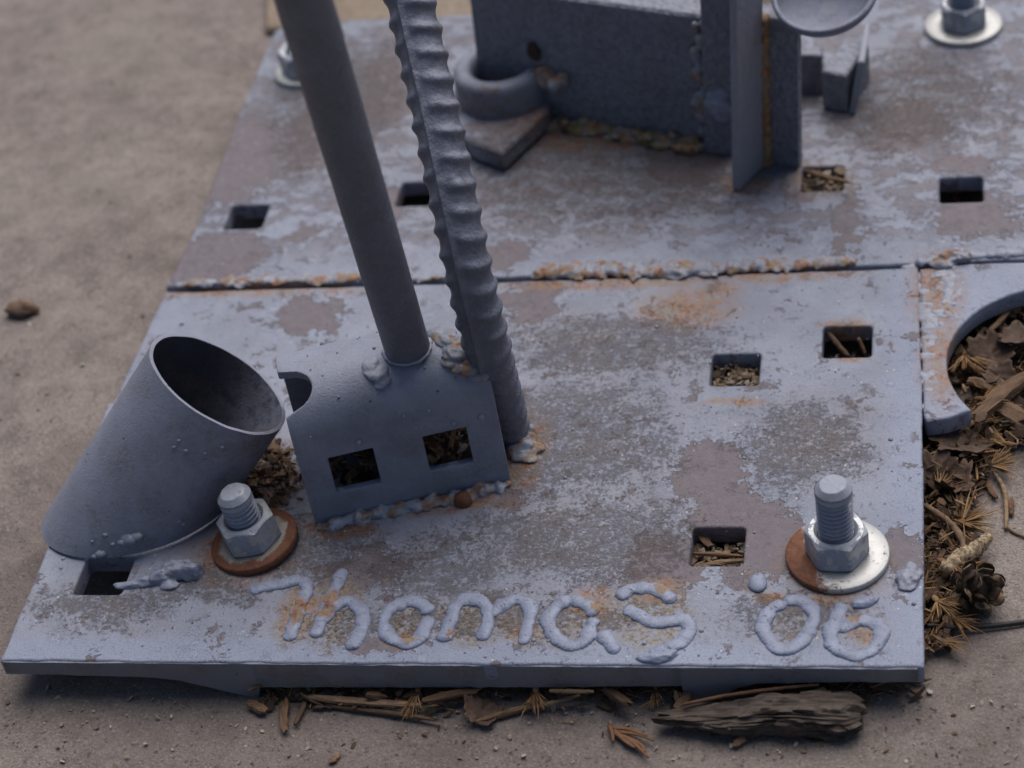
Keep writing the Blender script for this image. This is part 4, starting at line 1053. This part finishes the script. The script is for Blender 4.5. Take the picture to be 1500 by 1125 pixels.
# pale crusty twig and cone
def twig(P, r, label, name='twig', mat=None, rough=0.25, seed=0, segs=10, cat='twig'):
    path = catmull(P, 0.8); n = len(path)
    V, Fc = sweep(path, lambda i, s, th: r*(0.55+0.45*math.sin(math.pi*min(1, 0.15+0.8*i/n)))*(1+rough*nz(path[i]+Vector((math.cos(th), math.sin(th), 0))*r, 0.5, seed)+rough*nz(path[i]+Vector((math.cos(th), math.sin(th), 0))*r, 1.2, seed)), segs)
    return tag(mk(name, V, Fc, mat or M_twig, loc=P[len(P)//2]), label, cat)
twig([at(1382,838,GZ+9), at(1400,822,GZ+8), at(1425,808,GZ+7), at(1448,788,GZ+6)], 3.0, 'pale crusty twig lying in the litter above the cone', mat=litter_material('pale_bark', [(0.36, 0.27, 0.17), (0.42, 0.32, 0.21)], gs=0.7, dark=0.85), rough=0.3, seed=4)
twig([at(1355,740,GZ+10), at(1390,765,GZ+8), at(1408,790,GZ+7), at(1414,818,GZ+6)], 1.3, 'thin dark twig curving down beside the plate', seed=5)
twig([at(1358,916,GZ+6), at(1400,919,GZ+3), at(1450,917,GZ+2), at(1500,911,GZ+1.5), at(1580,898,GZ+1.5)], 0.95, 'black wire running out across the concrete at the right', 'wire', litter_material('black_wire', [(0.02, 0.02, 0.022), (0.028, 0.028, 0.03)], dark=0.3, rough=0.5), 0.1, 6, cat='wire')
twig([at(1000,1032,GZ+9), at(1060,1020,GZ+9), at(1130,1010,GZ+10), at(1200,1003,GZ+10)], 0.7, 'pale straw lying over the bark piece', 'straw', M_straw if 'M_straw' in globals() else M_chip, 0.1, 7, cat='straw')
twig([at(1455,690,GZ+2), at(1470,715,GZ+1.5), at(1474,745,GZ+1.2), at(1473,775,GZ+1.5)], 0.9, 'curved thin stalk on the concrete right of the litter', 'stalk', M_twig, 0.2, 8, cat='stalk')
twig([at(1474,770,GZ+1.2), at(1485,780,GZ+1), at(1510,790,GZ+1)], 0.5, 'hair thin stalk leaving the picture at the right', 'stalk', M_twig, 0.2, 9, cat='stalk')
twig([at(745,1040,GZ+2), at(805,1030,GZ+3.5), at(850,1018,GZ+5)], 0.8, 'thin grey stalk in the front gap below letter a', 'stalk', M_twig, 0.2, 10, cat='stalk')
twig([at(805,1012,GZ+8), at(840,1013,GZ+8), at(870,1013,GZ+8)], 0.8, 'greenish tan stalk close under the front edge below letter a', 'stalk', M_twig, 0.2, 11, cat='stalk')
twig([at(440,1015,GZ+6), at(455,1026,GZ+4), at(475,1034,GZ+2)], 0.5, 'hair thin stalk crossing the splinters at the left front leg', 'stalk', M_twig, 0.2, 12, cat='stalk')
twig([at(1213,487,-3), at(1228,506,-5), at(1243,523,-7)], 1.2, 'pale stick slanting in the square hole nearest the ring', 'stick', M_chip, 0.15, 13, cat='stick')
twig([at(1257,495,-3), at(1263,508,-6), at(1268,519,-8)], 0.8, 'thin stick at the right side of the square hole nearest the ring', 'stick', M_chip, 0.15, 14, cat='stick')
def cone():
    c = at(1432, 862, GZ+9); t = thing('larch_cone', 'small dark open larch cone lying beside the black wire', 'cone', Vector((c.x, c.y, GZ)))
    ax = (CAM-c).normalized()*0.55+Vector((0.4, -0.3, 0.3)); ax.normalize()
    s1 = ax.cross(Vector((0,0,1))).normalized(); s2 = ax.cross(s1)
    V, Fc = [], []
    blob(c, 6, 6, 7, 3, 0.2, V, Fc); mk('core', V, Fc, M_dark, t)
    g = random.Random(2); k = 0
    for tier, (n, off, rr, open_) in enumerate(((7, -3.5, 4.5, 1.25), (7, 0.0, 4.5, 1.0), (6, 3.0, 3.4, 0.72), (4, 5.2, 1.8, 0.45))):
        for i in range(n):
            th = 2*math.pi*(i+0.5*(tier % 2))/n+g.uniform(-.1, .1)
            rd = s1*math.cos(th)+s2*math.sin(th); tn = ax.cross(rd)
            d = (ax*math.cos(open_)+rd*math.sin(open_)).normalized(); nn = tn.cross(d)
            o = c+ax*off+rd*rr; W, G = [], []
            for side in (0, 1):
                for a in range(4):
                    for b in range(5):
                        f = a/3; e = (b-2)/2; wd = 2.6*math.sin(0.5+f*2.0)
                        W.append(o+d*(f*5.8*(1-0.14*e*e))+tn*(e*wd)+nn*(0.9*e*e-0.9*f*f*1.2+side*0.45+0.15*nz((f*5, e*5, k), 1)))
            for side in (0, 1):
                for a in range(3):
                    for b in range(4):
                        q = side*20+a*5+b; fc = (q, q+1, q+6, q+5); G.append(fc if side else fc[::-1])
            for a in range(3):
                for b in (0, 4): q = a*5+b; G.append((q, q+5, q+25, q+20))
            for b in range(4):
                for a in (0, 3): q = a*5+b; G.append((q, q+1, q+21, q+20))
            mk('scale', W, G, M_cone, t); k += 1
cone()
def bark():
    A, Bq = at(968, 1052, GZ+5), at(1262, 1046, GZ+6); ax = (Bq-A); L = ax.length; ax.normalize(); sd_ = Vector((-ax.y, ax.x, 0)); up = Vector((0,0,1))
    V, Fc = [], []; n, m = 120, 56
    for i in range(n):
        f = i/(n-1)
        for k in range(m):
            th = 2*math.pi*k/m; cx, sx = math.cos(th), math.sin(th)
            env = min(1, 0.28+f*1.5)*min(1, 0.6+(1-f)*6)
            wv = 8.2*(0.85+0.15*math.sin(f*7+1))*env; hv = 5.8*(0.85+0.15*math.sin(f*9+2))*env; cx = abs(cx)**0.6*math.copysign(1, cx); sx = abs(sx)**0.6*math.copysign(1, sx)
            fib = 0.9+0.24*nz((f*4, cx*2.6, sx*2.6), 1.0, 1)+0.22*nz((f*7, cx*6, sx*6), 1.0, 2)+0.18*nz((f*12, cx*13, sx*13), 1.0, 3)
            step = 0.12 if (nz((f*4, cx*3, 0), 1, 8) > 0.1) else 0
            e = (0.10*L*nz((cx*4, sx*4, 5), 1.2, 5) if f < 0.25 else 0)*(1-f/0.25 if f < 0.25 else 0)+(0.04*L*nz((cx*4, sx*4, 7), 1.5, 6) if f > 0.9 else 0)
            V.append(A+ax*(f*L+e)+sd_*(cx*wv*(fib+step))+up*(max(sx*hv*(fib+step), -4.4)))
    for i in range(n-1):
        for k in range(m): Fc.append((i*m+k, i*m+(k+1) % m, (i+1)*m+(k+1) % m, (i+1)*m+k))
    Fc.append(tuple(range(m))[::-1]); Fc.append(tuple((n-1)*m+k for k in range(m)))
    o = mk('bark_piece', V, Fc, M_bark, loc=A.lerp(Bq, 0.5)); sharp(o, 30)
    tag(o, 'dark splintered piece of bark lying below the right front edge', 'bark')
bark()
V, Fc = blob(at(33, 452, GZ+2.5), 7.6, 4.4, 3.4, 3, 0.55); tag(mk('stone', V, Fc, M_stone, loc=at(33, 452, GZ)), 'brown pebble alone on the concrete at the left', 'stone')
# crumbs: one mass of fine litter
def litter(name, n, spots, size, seed, mat=M_mulch, asp=(0.15, 0.6)):
    g = random.Random(seed); V, Fc = [], []
    for i in range(n):
        c = spots(g)
        if c is None: continue
        L = g.uniform(*size)*(0.6+1.2*g.random()**2); W_ = L*g.uniform(*asp); H_ = min(W_, L*0.3)*g.uniform(0.4, 1)
        rt = Matrix.Rotation(g.uniform(0, 6.28), 3, 'Z') @ Matrix.Rotation(g.uniform(-0.6, 0.6), 3, 'Y') @ Matrix.Rotation(g.uniform(-0.7, 0.7), 3, 'X')
        b = len(V)
        for x in (-1, 0.1, 1):
            for (y, z) in ((1, 0.4), (-1, 0.5), (-0.8, -0.5), (0.9, -0.5)):
                k = 1 if x == 0.1 else g.uniform(0.3, 0.9)
                V.append(c+rt @ Vector((x*L/2*g.uniform(0.8, 1.1), y*W_/2*k*g.uniform(0.7, 1.2), z*H_*k*g.uniform(0.7, 1.2))))
        for j in range(2):
            for k in range(4): Fc.append((b+j*4+k, b+j*4+(k+1) % 4, b+j*4+4+(k+1) % 4, b+j*4+4+k))
        Fc.append((b+3, b+2, b+1, b)); Fc.append((b+8, b+9, b+10, b+11))
    return tag(mk(name, V, Fc, mat, smooth=False), kind='stuff')
def inpoly(p, P):
    c = False; j = len(P)-1
    for i in range(len(P)):
        if (P[i][1] > p[1]) != (P[j][1] > p[1]) and p[0] < (P[j][0]-P[i][0])*(p[1]-P[i][1])/(P[j][1]-P[i][1])+P[i][0]: c = not c
        j = i
    return c
PR = [(1340,600), (1420,585), (1385,540), (1400,470), (1500,410), (1560,420), (1560,640), (1470,660), (1430,720), (1425,790), (1440,840), (1400,900), (1385,950), (1345,960)]
def sp_right(g):
    px, py = g.uniform(1340, 1560), g.uniform(410, 960)
    if not inpoly((px, py), PR): return None
    return at(px, py, GZ+abs(g.gauss(0, 1))*3.2+0.6)
def sp_gap(g):
    return Vector((0, 0, 0))+at(g.uniform(385, 1010), 1008, GZ)+Vector((0, g.gauss(6, 6), abs(g.gauss(0, 1))*1.8+0.5))
def sp_gap2(g):
    return at(g.uniform(1000, 1350), 1015, GZ)+Vector((0, g.gauss(6, 5), abs(g.gauss(0, 1))*1.6+0.5))
def sp_loose(g):
    px = g.uniform(380, 1480); return at(px, g.uniform(1020, 1110), GZ+0.7)
def sp_holes(g):
    h = g.choice([(1051, 800), (1077, 541), (1077, 541), (1051, 800), (1241, 500), (1205, 262)])
    z = {1051: -8.5, 1077: -6.5, 1241: -15, 1205: -2.5}[h[0]]
    c = at(h[0], h[1], z)
    q = at(h[0], h[1], 0); c = Vector((q.x, q.y, z))
    return c+Vector((g.uniform(-8.6, 8.6), g.uniform(-8.6, 8.6), g.gauss(0, 0.9)))
litter('leaf_litter', 5200, sp_right, (0.9, 5.0), 1)
litter('leaf_litter', 1500, sp_gap, (1.4, 7), 2)
litter('leaf_litter', 260, sp_gap2, (2, 6), 3)
def sp_needle(g):
    if g.random() < 0.45:
        return at(g.uniform(400, 1330), 1010, GZ)+Vector((0, g.gauss(4, 5), abs(g.gauss(0, 1))*2+0.5))
    q = sp_right(g); return q+Vector((0, 0, 1.0)) if q else None
litter('loose_needles', 1900, sp_needle, (4, 10), 8, M_needle, (0.04, 0.08))
def sp_ground(g):
    px, py = (g.uniform(-20, 330), g.uniform(0, 900)) if g.random() < 0.4 else (g.uniform(0, 1500), g.uniform(1000, 1125))
    if px > 30 and px > 420-0.45*py and py < 990: return None
    return at(px, py, GZ+0.6)
litter('grit', 500, sp_ground, (0.5, 1.7), 11, M_grit, (0.5, 0.9))
litter('crumbs', 130, sp_loose, (0.5, 1.8), 4)
litter('hole_litter', 900, sp_holes, (0.9, 4.2), 5, M_hole)
def sp_brk(g):
    return BA+bu*g.uniform(3, bL-3)+bn*g.uniform(5, BW-6)+Vector((0, 0, 2+26*g.random()**1.3))
litter('leaf_litter', 420, sp_brk, (2, 7), 6)
def sp_nook(g):
    c = at(404, 700); return c+Vector((g.gauss(0, 7), g.gauss(0, 9), 0.5+abs(g.gauss(0, 0.9))))
litter('leaf_litter', 220, sp_nook, (1.2, 4.5), 7)
def soil():
    V, Fc = [], []; g = random.Random(31); nx, ny = 46, 90
    x0, x1, y0, y1 = at(1330, 700, GZ).x, at(1560, 500, GZ).x, at(1400, 960, GZ).y, at(1400, 400, GZ).y
    for j in range(ny+1):
        for i in range(nx+1):
            x, y = x0+(x1-x0)*i/nx, y0+(y1-y0)*j/ny
            px, py = proj(Vector((x, y, GZ))); 
            dmin = min(math.hypot(px-PR[k][0]*(1-f)-PR[k-1][0]*f, py-PR[k][1]*(1-f)-PR[k-1][1]*f) for k in range(len(PR)) for f in (0, .25, .5, .75))
            dd = dmin if inpoly((px, py), PR) else -dmin
            V.append(Vector((x, y, GZ-1.6+4.0*max(-0.2, min(1, dd/30))+1.6*nz((x, y, 0), 0.2)+0.9*nz((x, y, 3), 0.6))))
    for j in range(ny):
        for i in range(nx): a = j*(nx+1)+i; Fc.append((a, a+1, a+nx+2, a+nx+1))
    tag(mk('litter_soil', V, Fc, M_soil), kind='stuff')
soil()
# soil packed under the holes and beside the plate
for h, z in (((1051, 800), -9.5), ((1077, 541), -8), ((1205, 262), -3.5)):
    q = at(*h); V, Fc = blob(Vector((q.x, q.y, z-7)), 12, 12, 8, 3, 0.2); tag(mk('packed_soil', V, Fc, M_dark), kind='stuff')
